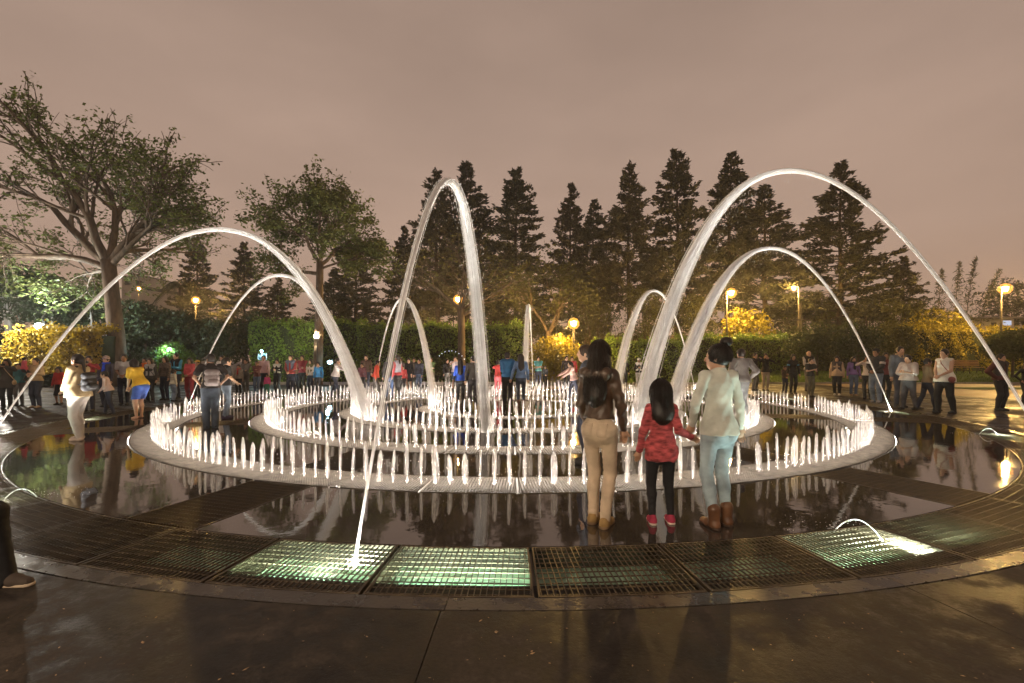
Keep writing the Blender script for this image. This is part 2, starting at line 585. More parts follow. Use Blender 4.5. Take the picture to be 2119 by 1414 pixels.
# ---- gratings
def panel_bars(r0, r1, da, sp, cross, bw, bh, gap=0.020):
    """bars of a wedge panel lying round -Y: list of (kind, lo, hi)"""
    ta = math.tan(R_(da) / 2)
    bars = []
    xmax = r1 * ta - gap
    k = int(xmax / sp)
    for i in range(-k, k + 1):
        x = i * sp
        ya = math.sqrt(r1 * r1 - x * x) - 0.012
        yb = max(math.sqrt(r0 * r0 - x * x) + 0.012, (abs(x) + gap) / ta)
        if ya - yb > 0.03:
            bars.append(('bar', (x - bw / 2, -ya, -bh), (x + bw / 2, -yb, 0.0)))
    kk = int((r1 - r0 - 0.05) / cross)
    o = (r1 - r0 - kk * cross) / 2
    for i in range(kk + 1):
        R = r0 + o + i * cross
        hw = R * ta - gap
        bars.append(('cross_rod', (-hw, -R - bw * 0.5, -0.011), (hw, -R + bw * 0.5, -0.003)))
    return bars

def panel_frame(acc, r0, r1, da, bh, gap=0.014, t=0.010, n=6):
    h = R_(da) / 2
    for s in (-1, 1):
        a = s * h
        d = np.array([math.sin(a), -math.cos(a), 0]); nrm = np.array([math.cos(a), math.sin(a), 0]) * -s
        p0 = d * (r0 + 0.006) + nrm * gap; p1 = d * (r1 - 0.006) + nrm * gap
        b = [p0, p1, p1 + nrm * t, p0 + nrm * t]
        if s < 0: b = b[::-1]
        acc.hexa([x - [0, 0, bh] for x in b], [x + [0, 0, 0.001] for x in b])
    for R, dr in ((r0 + 0.004, t), (r1 - 0.004, -t)):
        a = np.linspace(-h + gap / R, h - gap / R, n + 1)
        for i in range(n):
            q = []
            for (RR, aa) in ((R, a[i]), (R + dr, a[i]), (R + dr, a[i + 1]), (R, a[i + 1])):
                q.append(np.array([RR * math.sin(aa), -RR * math.cos(aa), 0]))
            if dr > 0: q = q[::-1]
            acc.hexa([x - [0, 0, bh] for x in q], [x for x in q])

RING_WORD = ['outermost', 'second', 'third', 'innermost']
for ri, (r0, r1, npan) in enumerate(RINGS):
    root = empty('ring_grating', (CX, CY_, 0.006), label='%s lit ring of square mesh grating carrying the water jets' % RING_WORD[ri],
                 cat='grating', group='ring gratings of the fountain')
    da = 360 / npan
    sp, cr = ((0.036, 0.042), (0.044, 0.05), (0.055, 0.06), (0.07, 0.07))[ri]
    ac = Acc()
    for kd, lo, hi in panel_bars(r0, r1, da, sp, cr, 0.0062, 0.014):
        ac.box(lo, hi)
    panel_frame(ac, r0, r1, da, 0.022)
    me = ac.mesh('grate_panel', M_RINGBAR)
    # lamps under the panel: a lamp on either side of each of its six nozzles
    lm = Acc()
    rm = (r0 + r1) / 2
    for i in range(6):
        a = R_(da) * ((i + 0.5) / 6 - 0.5)
        M = Matrix.Rotation(a, 4, 'Z')
        w = rm * R_(da) / 6 * 0.15
        for ro in (-0.15, 0.15):
            lm.box((-w, -rm + ro - 0.06, -0.20), (w, -rm + ro + 0.06, -0.17), M=M)
    lme = lm.mesh('lamp', M_LED)
    bed = Acc()
    ring_strip(bed, [r0 + 0.01, r1 - 0.01], [-0.30, -0.30], seg=4, a0=-R_(da) / 2, a1=R_(da) / 2)
    bme = bed.mesh('channel', M_CHAN)
    for k in range(npan):
        p = link('grate_panel', me, root, (0, 0, 0), R_(0.4 + da * (k + 0.5)))
        link('lamp', lme, p)
        link('channel', bme, p)

# radial channel gratings
chan_me = Acc()
for i in range(-12, 13):
    chan_me.box((i * 0.035 - 0.003, -0.70, -0.03), (i * 0.035 + 0.003, 0.70, 0.0))
for i in range(-8, 9):
    chan_me.box((-0.435, i * 0.085 - 0.003, -0.013), (0.435, i * 0.085 + 0.003, -0.004))
for s in (-1, 1):
    chan_me.box((s * 0.437 - 0.006, -0.704, -0.035), (s * 0.437 + 0.006, 0.704, 0.002))
chan_me = chan_me.mesh('radial_grating', M_STEEL)
CH_WORD = {0: 'left of the centre in front', 1: 'on the right in front', 2: 'at the far right', 3: 'at the back right', 4: 'behind the rings',
           5: 'at the back left', 6: 'at the far left', 7: 'at the left in front'}
for k in range(8):
    phi = CH0 + 45 * k
    for rr, wd in ((10.007, 'outside'), (7.885, 'inside')):
        if wd == 'inside' and k in (3, 4): continue
        p = P(rr, phi, 0.003)
        o = link('radial_grating', chan_me, None, p, R_(phi))
        if wd == 'inside': o.scale = (1, 0.94, 1)
        tag(o, 'barred drain strip %s, %s the outermost jet ring' % (CH_WORD[k], wd), 'grating', 'radial drain gratings')

# outer grating: 64 panels, the near ones with every bar its own piece
outer = empty('outer_grating', (CX, CY_, -0.002), label='wide ring of long barred walkway grating round the black pool floor', cat='grating')
r0, r1, da = 10.725, 11.498, 5.625
bars = panel_bars(r0, r1, da, 0.0405, 0.077, 0.0052, 0.012)
far = Acc()
for kd, lo, hi in bars: far.box(lo, hi)
panel_frame(far, r0, r1, da, 0.030, t=0.012)
far_me = far.mesh('grate_panel', M_STEEL)
fr = Acc(); panel_frame(fr, r0, r1, da, 0.030, t=0.012)
fr_me = fr.mesh('grate_panel', M_STEEL)
bar_me = []
for kd, lo, hi in bars:
    b = Acc(); b.box(lo, hi); bar_me.append((kd, b.mesh(kd, M_STEEL)))
for k in range(64):
    phi = 0.77 + da * (k + 0.5)
    ph = (phi + 180) % 360 - 180
    near = -13.5 < ph < 26
    p = link('grate_panel', fr_me if near else far_me, outer, (0, 0, 0), R_(phi))
    if near:
        for kd, bm in bar_me:
            link(kd, bm, p)

# ---- lamps in the trough
GREEN = (0.80, 1.0, 0.80)
M_LENS = emis('trough_lamp_tube', (0.74, 1.0, 0.74), PIT_GLOW)
M_HOUSE = pbr('lamp_housing', (0.25, 0.25, 0.24), 0.35, 0.2, metal=0.8)
def strip_meshes(L):
    h = Acc(); h.box((-L / 2 - 0.02, -0.025, -0.03), (L / 2 + 0.02, 0.0, 0.03)); 
    for sx in (-1, 1): h.box((sx * (L / 2 + 0.004) - 0.014, 0.0, -0.022), (sx * (L / 2 + 0.004) + 0.014, 0.05, 0.022))
    t = Acc(); t.tube(np.array([[-L / 2, 0.028, 0], [L / 2, 0.028, 0]]), 0.017, 8)
    return h.mesh('housing', M_HOUSE), t.mesh('tube', M_LENS, True)
STRIP = {L: strip_meshes(L) for L in (0.95, 0.42)}
LW = ['below the tall arch nozzle in front', 'below the spurt beside the brown boots', 'beyond the right edge', 'below the right trough spurt',
      'below the right arch nozzle', 'at the back right', 'at the back right arch', 'at the far back right', 'at the far back', 'at the far back left',
      'at the back left arch', 'at the back left', 'below the left arch nozzle', 'beside the woman in white', 'below the near left arch nozzle', 'below the left trough spurt']
def trough_lamp(phi, L, label):
    p = P(11.485, phi, -0.075)
    root = empty('trough_lamp', p, R_(phi), label=label, cat='lamp', group='lamps in the outer trough')
    for nm, me in zip(('housing', 'tube'), STRIP[L]): link(nm, me, root)
    return root
for k in range(16):
    ph = -6 + 22.5 * k
    pc = 0.77 + 5.625 * (math.floor((ph - 0.77) / 5.625) + 0.5)
    root = trough_lamp(pc, 0.95, 'long tube lamp under the grating ' + LW[k])
    if k == 0: trough_lamp(pc + 5.625, 0.95, 'long tube lamp under the grating panel right of the tall arch foot')
    if k == 1: trough_lamp(pc + 4.2, 0.42, 'short tube lamp under the grating right of the front spurt')
    light('lamp_beam', 'SPOT', (0.25, 0.30, -0.06), (0.82, 1.0, 0.86), PIT_UP * (1.0 if k == 1 else 0.35), root, 0.05, target=Vector((0.25, 0.55, 1.0)), angle=R_(140), blend=0.6)
    if k % 2 == 0:
        dx = 11.4 * math.sin(R_(ph - pc))
        light('arch_beam', 'SPOT', (dx, 0.36, -0.06), (1.0, 0.94, 0.86), ARCH_SPOT * (0.75 if k == 0 else 1.0), root, 0.04, target=Vector((dx, 3.0, 4.0)), angle=R_(54), blend=0.35)

# ================================================================== water
def fade_in(m, z0, z1, lo=0.0):
    """thins the water out towards the foot of a jet, where the veil has broken up"""
    n, l = m.node_tree.nodes, m.node_tree.links
    mix = [x for x in n if x.type == 'MIX_SHADER'][-1]
    src = mix.inputs[0].links[0].from_socket
    tc = n.new('ShaderNodeTexCoord'); sp = n.new('ShaderNodeSeparateXYZ'); mr = n.new('ShaderNodeMapRange')
    mr.inputs['From Min'].default_value = z0; mr.inputs['From Max'].default_value = z1; mr.inputs['To Min'].default_value = lo
    mu = n.new('ShaderNodeMath'); mu.operation = 'MULTIPLY'
    l.new(tc.outputs['Object'], sp.inputs[0]); l.new(sp.outputs['Z'], mr.inputs['Value'])
    l.new(src, mu.inputs[0]); l.new(mr.outputs[0], mu.inputs[1]); l.new(mu.outputs[0], mix.inputs[0])
M_CORE = watermat('jet_core_water', 0.75, 1.0, 40, 5)
M_VEIL = watermat('jet_veil_water', 0.06, 0.82, 120, 3)
fade_in(M_VEIL, 0.0, 0.28, 0.30)
def soft_edge(m):
    """the veil is a thin hollow bell of drops: it thins out where it curves away"""
    n, l = m.node_tree.nodes, m.node_tree.links
    mix = [x for x in n if x.type == 'MIX_SHADER' and x.inputs[0].is_linked][-1]
    src = mix.inputs[0].links[0].from_socket
    lw = n.new('ShaderNodeLayerWeight'); lw.inputs['Blend'].default_value = 0.5
    mr = n.new('ShaderNodeMapRange'); mr.inputs['From Min'].default_value = 0.15; mr.inputs['From Max'].default_value = 0.95; mr.inputs['To Min'].default_value = 1.0; mr.inputs['To Max'].default_value = 0.05
    mu = n.new('ShaderNodeMath'); mu.operation = 'MULTIPLY'
    l.new(lw.outputs['Facing'], mr.inputs['Value']); l.new(src, mu.inputs[0]); l.new(mr.outputs[0], mu.inputs[1]); l.new(mu.outputs[0], mix.inputs[0])
soft_edge(M_VEIL)
M_DROP = watermat('drop_water', 0.8, 1.0, 10, 10)

OCT = np.array([[1,0,0],[-1,0,0],[0,1,0],[0,-1,0],[0,0,1],[0,0,-1]], float)
OCF = [[0,2,4],[2,1,4],[1,3,4],[3,0,4],[2,0,5],[1,2,5],[3,1,5],[0,3,5]]
def jet_acc(h, w, rng, ac=None, at=(0, 0, 0), lean=(0, 0)):
    ac = ac or Acc()
    lx, ly = lean
    n0 = ac.n
    ac.lathe([(0.006, 0.0), (0.0065, 0.45 * h), (0.0095, 0.72 * h), (0.0135, 0.9 * h), (0.010, 0.975 * h), (0.001, h)], 6, m=0)
    prof = [(0.002, h * 1.012), (0.011, 0.985 * h), (0.018, 0.945 * h), (0.022 * w, 0.87 * h), (0.026 * w, 0.74 * h), (0.028 * w, 0.55 * h), (0.029 * w, 0.34 * h), (0.029 * w, 0.04 * h)]
    ac.lathe(prof, 10, m=1)
    v = ac.v[-1]
    ang = np.arctan2(v[:, 1], v[:, 0])
    ph = rng.uniform(0, 6.28, 3)
    f = 1 + 0.16 * np.sin(2 * ang + ph[0]) + 0.12 * np.sin(3 * ang + ph[1] + 6 * v[:, 2])
    v[:, 0] *= f; v[:, 1] *= f
    for i in range(7):
        a = rng.uniform(0, 6.28); r = rng.uniform(0.03, 0.10) * w; z = rng.uniform(0.05, 0.9) * h
        ac.add(OCT * [0.0025, 0.0025, rng.uniform(0.004, 0.012)] + [r * math.cos(a), r * math.sin(a), z], t=OCF, m=2)
    k = 0; tot = 0
    for j in range(len(ac.v)):
        if tot >= n0:
            vv = ac.v[j]
            vv[:, 0] += lx * vv[:, 2] ** 2 + at[0]; vv[:, 1] += ly * vv[:, 2] ** 2 + at[1]; vv[:, 2] += at[2]
        tot += len(ac.v[j])
    return ac
jet_meshes = []
for i in range(14):
    h = RNG.uniform(0.40, 0.48)
    ac = jet_acc(h, RNG.choice([0.8, 0.9, 1.0, 1.1, 1.2, 1.45]), RNG, lean=(RNG.uniform(-0.15, 0.15), RNG.uniform(-0.15, 0.15)))
    jet_meshes.append(ac.mesh('water_jet', [M_CORE, M_VEIL, M_DROP], True))
jets = []
for ri, (r0, r1, npan) in enumerate(RINGS):
    nj = npan * 6
    rm = (r0 + r1) / 2
    for i in range(nj):
        if RNG.random() < 0.03: continue
        phi = 0.4 + (i + 0.5) * 360 / nj
        x, y, _ = P(rm, phi)
        px = 1059.5 + FOC * x / y
        jets.append((y if -60 < px < 2180 else 999, x, y, ri))
jets.sort()
for d, x, y, ri in jets[:300]:
    o = link('water_jet', jet_meshes[int(RNG.integers(14))], None, (x, y, 0.0), RNG.uniform(0, 6.28))
    s = RNG.uniform(0.9, 1.1)
    o.scale = (s, s, s * RNG.uniform(0.90, 1.06))
    tag(o, 'short upright white water jet in the %s ring of the fountain' % RING_WORD[ri], 'water jet', 'water jets of the %s ring' % RING_WORD[ri])
ac = Acc()
for d, x, y, ri in jets[300:]:
    jet_acc(RNG.uniform(0.38, 0.50), RNG.uniform(0.8, 1.25), RNG, ac, (x, y, 0.0))
tag(ac.build('water_jets', [M_CORE, M_VEIL, M_DROP], None, True), 'white water jets along the far sides of the fountain rings', 'water jets', kind='stuff')

# ---- arches
M_ARCH = watermat('arch_core_water', 0.70, 0.78, 9, 9, trans=0.55)
M_STRAND = watermat('arch_strand_water', 0.34, 0.40, 6, 6, trans=0.55)
def arch(phi, H, land, spread, label, n_str=230, src=11.10):
    a = R_(phi)
    inw = np.array([-math.sin(a), math.cos(a), 0]); lat = np.array([math.cos(a), math.sin(a), 0])
    p0 = np.array(P(src, phi)); L = src - land
    root = empty('water_arch', tuple(p0), label=label, cat='water arch', group='water arches leaping into the fountain')
    def path(u, k=1.0):
        s = (1.14 * u - 0.14 * u * u) * L
        return s, 4 * H * u * (1 - u)
    u = np.linspace(0.0, 0.86, 60)
    s, z = path(u)
    pts = inw[None] * s[:, None] + np.array([0, 0, 1.0])[None] * (z - 0.02)[:, None]
    rad = (0.012 + 0.046 * np.clip(u / 0.55, 0, 1) ** 1.2) * np.where(u < 0.52, 1, np.clip(1 - (u - 0.52) / 0.30, 0.04, 1))
    core = Acc(); core.tube(pts, rad, 8)
    core.build('stream', M_ARCH, root, True)
    st = Acc()
    rng = np.random.default_rng(int(abs(phi * 10)) + 5)
    for i in range(n_str):
        us = max(0.0, rng.uniform(0.12, 0.75)) if i % 3 else rng.uniform(0.05, 0.4)
        ue = min(1.0, us + rng.uniform(0.25, 0.7)); 
        if rng.random() < 0.55: ue = 1.0
        u = np.linspace(us, ue, 26)
        s, z = path(u)
        g1, g2 = rng.normal(0, 1, 2)
        sp = (0.013 + 0.017 * u + 0.38 * spread * np.clip(u - 0.25, 0, 1) ** 1.6)
        slow = abs(rng.normal(0, 1)) * spread * 0.8 * np.clip(u - 0.3, 0, 1) ** 2
        pts = inw[None] * (s + g2 * sp * 0.8 - slow * L * 0.16)[:, None] + lat[None] * (g1 * sp)[:, None] + np.array([0, 0, 1.0])[None] * (np.maximum(z + g2 * sp * 0.3 - slow * 0.25, 0.0))[:, None]
        w = np.sin(np.linspace(0.05, PI - 0.05 if ue < 1 else 2.2, 26))
        st.tube(pts, rng.uniform(0.003, 0.0095) * (0.35 + 0.65 * w), 4, cap=False)
    for i in range(420):
        u = rng.uniform(0.35, 1.0)
        s, z = path(u)
        sp = (0.05 + spread * 1.8 * max(u - 0.3, 0) ** 1.3)
        g = rng.normal(0, 1, 3)
        p = inw * (s + g[0] * sp - abs(g[2]) * spread * 0.6 * u) + lat * g[1] * sp + np.array([0, 0, max(0.02, z - abs(g[2]) * sp * 1.2)])
        st.add(OCT * [0.004, 0.004, rng.uniform(0.006, 0.03)] + p, t=OCF)
    # splash where the stream lands
    pl = inw * L
    for i in range(60):
        t = rng.uniform(0, 6.28); r = rng.uniform(0.02, 0.5); z = rng.uniform(0.02, 0.35) * (1 - r)
        st.add(OCT * rng.uniform(0.004, 0.011) + pl + [r * math.cos(t), r * math.sin(t), z], t=OCF)
    sp = st.build('spray', M_STRAND, root, True)
    tag(sp, kind='stuff')
arch(-6, 4.02, 5.0, 0.10, 'tall narrow water arch rising from the lit grating in front of the camera')
arch(-51, 4.25, 4.6, 0.13, 'wide water arch at the left, its foot beyond the left edge')
arch(39, 4.98, 4.6, 0.24, 'largest water arch on the right, its foot beyond the right edge', 280)
arch(84, 4.85, 4.8, 0.24, 'lower water arch nested under the largest right arch', 260)
arch(-96, 4.35, 5.0, 0.13, 'smaller water arch nested under the wide left arch')
arch(-141, 4.3, 5.0, 0.12, 'small distant water arch left of the tall middle arch', 130)
arch(129, 4.45, 5.0, 0.24, 'small distant water arch behind the long-haired woman and the girl', 150)
arch(174, 4.2, 5.2, 0.16, 'distant water stream at the back seen end on', 110)

def spurt(phi, label, src=11.05, land=10.74, H=0.13, r=0.0055):
    p0 = P(src, phi); a = R_(phi)
    inw = np.array([-math.sin(a), math.cos(a), 0]); lat = np.array([math.cos(a), math.sin(a), 0])
    u = np.linspace(0, 1, 18)
    pts = inw[None] * (u * (src - land))[:, None] + lat[None] * (-(u * 0.12))[:, None] + np.array([0, 0, 1.0])[None] * (4 * H * u * (1 - u) + 0.0)[:, None]
    ac = Acc(); ac.tube(pts, r, 8)
    o = ac.build('water_spurt', M_CORE, None, True, loc=p0)
    tag(o, label, 'water spurt', 'small spurts over the outer trough')
    ac = Acc()
    for i in range(40):
        t = RNG.uniform(0, 6.28); rr = RNG.uniform(0.02, 0.45); p = pts[-1] + [0, 0, 0.004] + (inw * abs(math.cos(t)) + lat * math.sin(t)) * rr
        ac.add(OCT * [0.006, 0.006, 0.003] * RNG.uniform(0.4, 1.2) + p + [0, 0, RNG.uniform(0, 0.06) * (0.5 - rr)], t=OCF)
    tag(ac.build('splash_drops', M_CORE, o, True), kind='stuff')
spurt(16.1, 'small curved water spurt over the lit grating right of the brown boots')
spurt(-28.3, 'small curved water spurt over the lit grating at the left edge')
spurt(61.3, 'small curved water spurt over the lit grating near the right edge')

# ---- scraps and twigs on the near paving
ac = Acc()
for i in range(240):
    x = RNG.uniform(-3.2, 3.6); y = RNG.uniform(1.7, 2.75)
    if math.hypot(x - CX, y - CY_) < 11.7: continue
    t = RNG.uniform(0, 2 * PI); s = RNG.uniform(0.002, 0.009) * (2.2 if RNG.random() < 0.08 else 1)
    ac.rhombs(np.array([[x, y, 0.003]]), np.array([[math.cos(t), math.sin(t), 0.12]]) * s, np.array([[-math.sin(t), math.cos(t), 0.1]]) * s * RNG.uniform(0.2, 0.7))
tag(ac.build('ground_litter', pbr('litter', (0.32, 0.21, 0.11), 0.6, 0.6, 40)), 'tiny scraps and leaf bits on the near paving', 'litter', kind='stuff')

# ================================================================== park behind the fountain
M_BARK = pbr('bark_pale', (0.125, 0.090, 0.062), 0.85, 0.4, 5, bump=0.6, bscale=14, stretch=(1, 1, 0.3), dist=0.03)
M_BARKD = pbr('bark_dark', (0.07, 0.052, 0.04), 0.9, 0.4, 5, bump=0.5, bscale=14, dist=0.03)
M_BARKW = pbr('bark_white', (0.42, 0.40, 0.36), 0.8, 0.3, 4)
L_BIG = leafmat('leaf_big_tree', (0.125, 0.150, 0.040), 0.5)
L_MID = leafmat('leaf_mid_tree', (0.12, 0.14, 0.042), 0.5)
L_CON = leafmat('needle_dark', (0.060, 0.062, 0.040), 0.5, 0.2)
L_CON2 = leafmat('needle_brown', (0.080, 0.074, 0.046), 0.5, 0.2)
L_DRK = leafmat('leaf_dark', (0.040, 0.056, 0.022), 0.5)
L_HEDGE = leafmat('leaf_hedge', (0.12, 0.19, 0.030), 0.45)
L_GOLD = leafmat('leaf_gold', (0.24, 0.20, 0.022), 0.45)
L_YEL = leafmat('leaf_yellow', (0.34, 0.24, 0.02), 0.4)
L_FEATH = leafmat('leaf_feathery', (0.085, 0.085, 0.03), 0.5)
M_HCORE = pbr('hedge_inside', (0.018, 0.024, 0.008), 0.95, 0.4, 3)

def rand_dirs(n, rng):
    v = rng.normal(0, 1, (n, 3))
    return v / (np.linalg.norm(v, axis=1)[:, None] + 1e-9)

def leaves_at(acc, c, size, rng, aspect=0.5, m=0, flat=0.0):
    n = len(c)
    u = rand_dirs(n, rng)
    if flat: u[:, 2] *= (1 - flat); u /= np.linalg.norm(u, axis=1)[:, None]
    r = rand_dirs(n, rng)
    w = np.cross(u, r); w /= np.linalg.norm(w, axis=1)[:, None] + 1e-9
    s = size * rng.uniform(0.6, 1.3, (n, 1))
    acc.rhombs(c, u * s, w * s * aspect, m=m)

def lump_points(c, r, n, rng, shell=0.55):
    d = rand_dirs(n, rng)
    t = shell + (1 - shell) * rng.random((n, 1)) ** 0.6
    return np.asarray(c) + d * t * np.asarray(r)

def bush(name, loc, label, cat, lumps, mat, n, size, rng, trunk=None, bark=None, group=None, aspect=0.5):
    """a plant whose crown is many leaves spread through uneven lumps: lumps = [(cx,cy,cz,rx,ry,rz)]"""
    root = empty(name, loc, label=label, cat=cat, group=group)
    vol = np.array([l[3] * l[4] * l[5] for l in lumps]) ** (2 / 3)
    cnt = np.maximum(30, n * vol / vol.sum()).astype(int)
    ac = Acc()
    for l, k in zip(lumps, cnt):
        leaves_at(ac, lump_points(l[:3], l[3:], k, rng), size, rng, aspect)
    ac.build('crown' if trunk else 'foliage', mat, root)
    if trunk:
        tk = Acc()
        for pts, rad in trunk: tk.tube(pts, rad, 7)
        tk.build('trunk', bark or M_BARKD, root, True)
    return root

def rand_lumps(w, dp, z0, z1, n, rng, r=(0.25, 0.45)):
    out = []
    H = z1 - z0
    for i in range(n):
        rr = rng.uniform(*r) * min(w, H)
        t = rng.random()
        zc = z0 + rr * 0.7 + t * max(0.01, H - 1.6 * rr)
        k = (1 - 0.55 * t ** 2)
        out.append((rng.uniform(-1, 1) * max(0.05, w / 2 - rr * 0.7) * k, rng.uniform(-1, 1) * max(0.05, dp / 2 - rr * 0.5) * k, zc, rr * rng.uniform(0.9, 1.3), rr, rr * rng.uniform(0.7, 0.95)))
    return out

# ---- lawns and paths
M_LAWN = pbr('lawn_soil', (0.050, 0.085, 0.016), 0.95, 0.4, 4, bump=0.5, bscale=60)
M_PATH = pbr('tan_path', (0.22, 0.16, 0.105), 0.55, 0.25, 1.2, bump=0.3, bscale=30, rough_var=0.15)
def sheet(name, xs, ys, zf, mat, label):
    ac = Acc()
    xx, yy = np.meshgrid(xs, ys)
    zz = zf(xx, yy)
    v = np.stack([xx, yy, zz], -1).reshape(-1, 3)
    nx = len(xs); i = np.arange(len(ys) - 1)[:, None] * nx; j = np.arange(nx - 1)[None]
    ac.add(v, np.stack([i + j, i + j + 1, i + nx + j + 1, i + nx + j], -1).reshape(-1, 4))
    o = ac.build(name, mat, None, True)
    return tag(o, label, kind='structure')
def zl(x, y): return 0.03 + 0.55 * np.clip((y - 28.0) / 5.0, 0, 1) * np.clip((x - 8.5) / 6, 0, 1)
sheet('path', np.linspace(18.5, 60, 8), np.linspace(17.5, 29, 6), lambda x, y: 0.004 + 0 * x, M_PATH, 'tan lamp-lit path on the right behind the people')
sheet('lawn', np.linspace(7.5, 60, 40), np.linspace(28.6, 37, 16), zl, M_LAWN, 'lamp-lit lawn rising to the hedge on the right')
sheet('lawn', np.linspace(23.0, 40, 10), np.linspace(22.6, 24.4, 4), lambda x, y: 0.03 + 0 * x, M_LAWN, 'narrow lawn strip between the paths at far right')
sheet('lawn', np.linspace(-40, 0.5, 20), np.linspace(27.6, 31, 4), lambda x, y: 0.03 + 0 * x, M_LAWN, 'dark lawn strip under the hedge at the left')
ac = Acc()
n = 26000
x = RNG.uniform(7.6, 44, n); y = 28.65 + RNG.random(n) ** 1.5 * 6
c = np.stack([x, y, zl(x, y) + 0.03], -1)
u = np.stack([RNG.normal(0, 0.015, n), RNG.normal(0, 0.015, n), np.full(n, 0.05)], -1) * RNG.uniform(0.7, 1.4, (n, 1))
w = np.stack([np.full(n, 0.012), RNG.normal(0, 0.006, n), np.zeros(n)], -1)
ac.rhombs(c, u, w)
tag(ac.build('grass', leafmat('grass_blade', (0.10, 0.15, 0.02), 0.4)), 'short grass blades on the lit lawn', 'grass', kind='stuff')
# kerb along the lawn
kb = empty('lawn_kerb', (0, 28.5, 0), label='low pale kerb along the front of the right lawn', cat='kerb')
for i in range(26):
    a2 = Acc(); a2.box((7.6 + i * 1.5, -0.06, -0.03), (7.6 + i * 1.5 + 1.49, 0.06, 0.09)); a2.build('kerb_stone', pbr('kerb_concrete', (0.25, 0.22, 0.18), 0.7), kb)
kb = empty('planter_kerb', (0, 27.5, 0), label='low white kerb in front of the left hedge', cat='kerb')
for i in range(24):
    a2 = Acc(); a2.box((-40 + i * 1.68, -0.07, -0.03), (-40 + i * 1.68 + 1.66, 0.07, 0.16)); a2.build('kerb_stone', pbr('kerb_white', (0.5, 0.48, 0.44), 0.7), kb)

# ---- hedges
def hedge(px0, px1, d, ztop, depth, label, mat, n, size=0.085, z0=0.0, wob=0.12, seed=1, cat='hedge'):
    rng = np.random.default_rng(seed)
    x0, x1 = X(px0, d), X(px1, d)
    w = x1 - x0
    root = empty('hedge', ((x0 + x1) / 2, d + depth / 2, z0), label=label, cat=cat)
    hh = ztop - z0
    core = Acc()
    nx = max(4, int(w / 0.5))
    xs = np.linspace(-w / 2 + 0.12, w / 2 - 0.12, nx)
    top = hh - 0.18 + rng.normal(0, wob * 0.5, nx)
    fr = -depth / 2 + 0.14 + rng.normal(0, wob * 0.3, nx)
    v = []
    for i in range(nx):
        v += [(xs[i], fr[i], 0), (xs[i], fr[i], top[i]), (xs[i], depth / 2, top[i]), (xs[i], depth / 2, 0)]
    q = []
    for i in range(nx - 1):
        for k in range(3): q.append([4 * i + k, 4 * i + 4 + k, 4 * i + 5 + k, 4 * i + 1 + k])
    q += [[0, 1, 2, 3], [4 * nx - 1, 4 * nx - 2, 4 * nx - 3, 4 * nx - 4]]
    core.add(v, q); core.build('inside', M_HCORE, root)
    nf = int(n * 0.72); nt_ = n - nf
    x = rng.uniform(-w / 2, w / 2, nf); z = rng.uniform(0, hh, nf)
    und = wob * (np.sin(x * 1.7 + seed) + np.sin(x * 4.1 + z * 2.3))
    c1 = np.stack([x, -depth / 2 + rng.normal(0.03, 0.07, nf) + und * 0.6, z], -1)
    x = rng.uniform(-w / 2, w / 2, nt_)
    und = wob * (np.sin(x * 2.3 + seed) + np.sin(x * 5.7))
    spike = np.where(rng.random(nt_) < 0.15, rng.random(nt_) * 0.35, 0)
    c2 = np.stack([x, rng.uniform(-depth / 2, depth / 2, nt_), hh + rng.normal(-0.03, 0.08, nt_) + und + spike], -1)
    ac = Acc(); leaves_at(ac, np.concatenate([c1, c2]), size, rng, 0.55)
    ac.build('foliage', mat, root)
    return root
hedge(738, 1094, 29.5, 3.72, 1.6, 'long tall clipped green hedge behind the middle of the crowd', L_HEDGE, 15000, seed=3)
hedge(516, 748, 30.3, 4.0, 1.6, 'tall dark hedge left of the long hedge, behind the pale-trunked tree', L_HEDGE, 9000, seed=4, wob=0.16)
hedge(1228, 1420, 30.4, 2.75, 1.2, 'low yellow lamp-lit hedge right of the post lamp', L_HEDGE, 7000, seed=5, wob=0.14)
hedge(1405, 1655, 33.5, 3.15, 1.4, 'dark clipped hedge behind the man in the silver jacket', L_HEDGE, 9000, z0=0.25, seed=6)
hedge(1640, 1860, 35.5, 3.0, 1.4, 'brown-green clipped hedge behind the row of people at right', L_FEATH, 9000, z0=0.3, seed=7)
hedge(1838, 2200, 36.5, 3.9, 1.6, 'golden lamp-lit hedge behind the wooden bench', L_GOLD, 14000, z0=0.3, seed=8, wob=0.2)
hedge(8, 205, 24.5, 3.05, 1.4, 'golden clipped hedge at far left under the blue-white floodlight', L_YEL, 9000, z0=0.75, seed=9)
hedge(-60, 300, 26.3, 1.5, 1.0, 'low dark shrub border behind the people at far left', L_DRK, 7000, seed=10, wob=0.2)
rng = np.random.default_rng(21)
bush('shrub', (X(1150, 29.0), 29.2, 0), 'rounded bright yellow-green shrub beside the post lamp', 'shrub',
     rand_lumps(3.6, 1.8, 0.2, 3.55, 16, rng), L_GOLD, 7000, 0.10, rng)
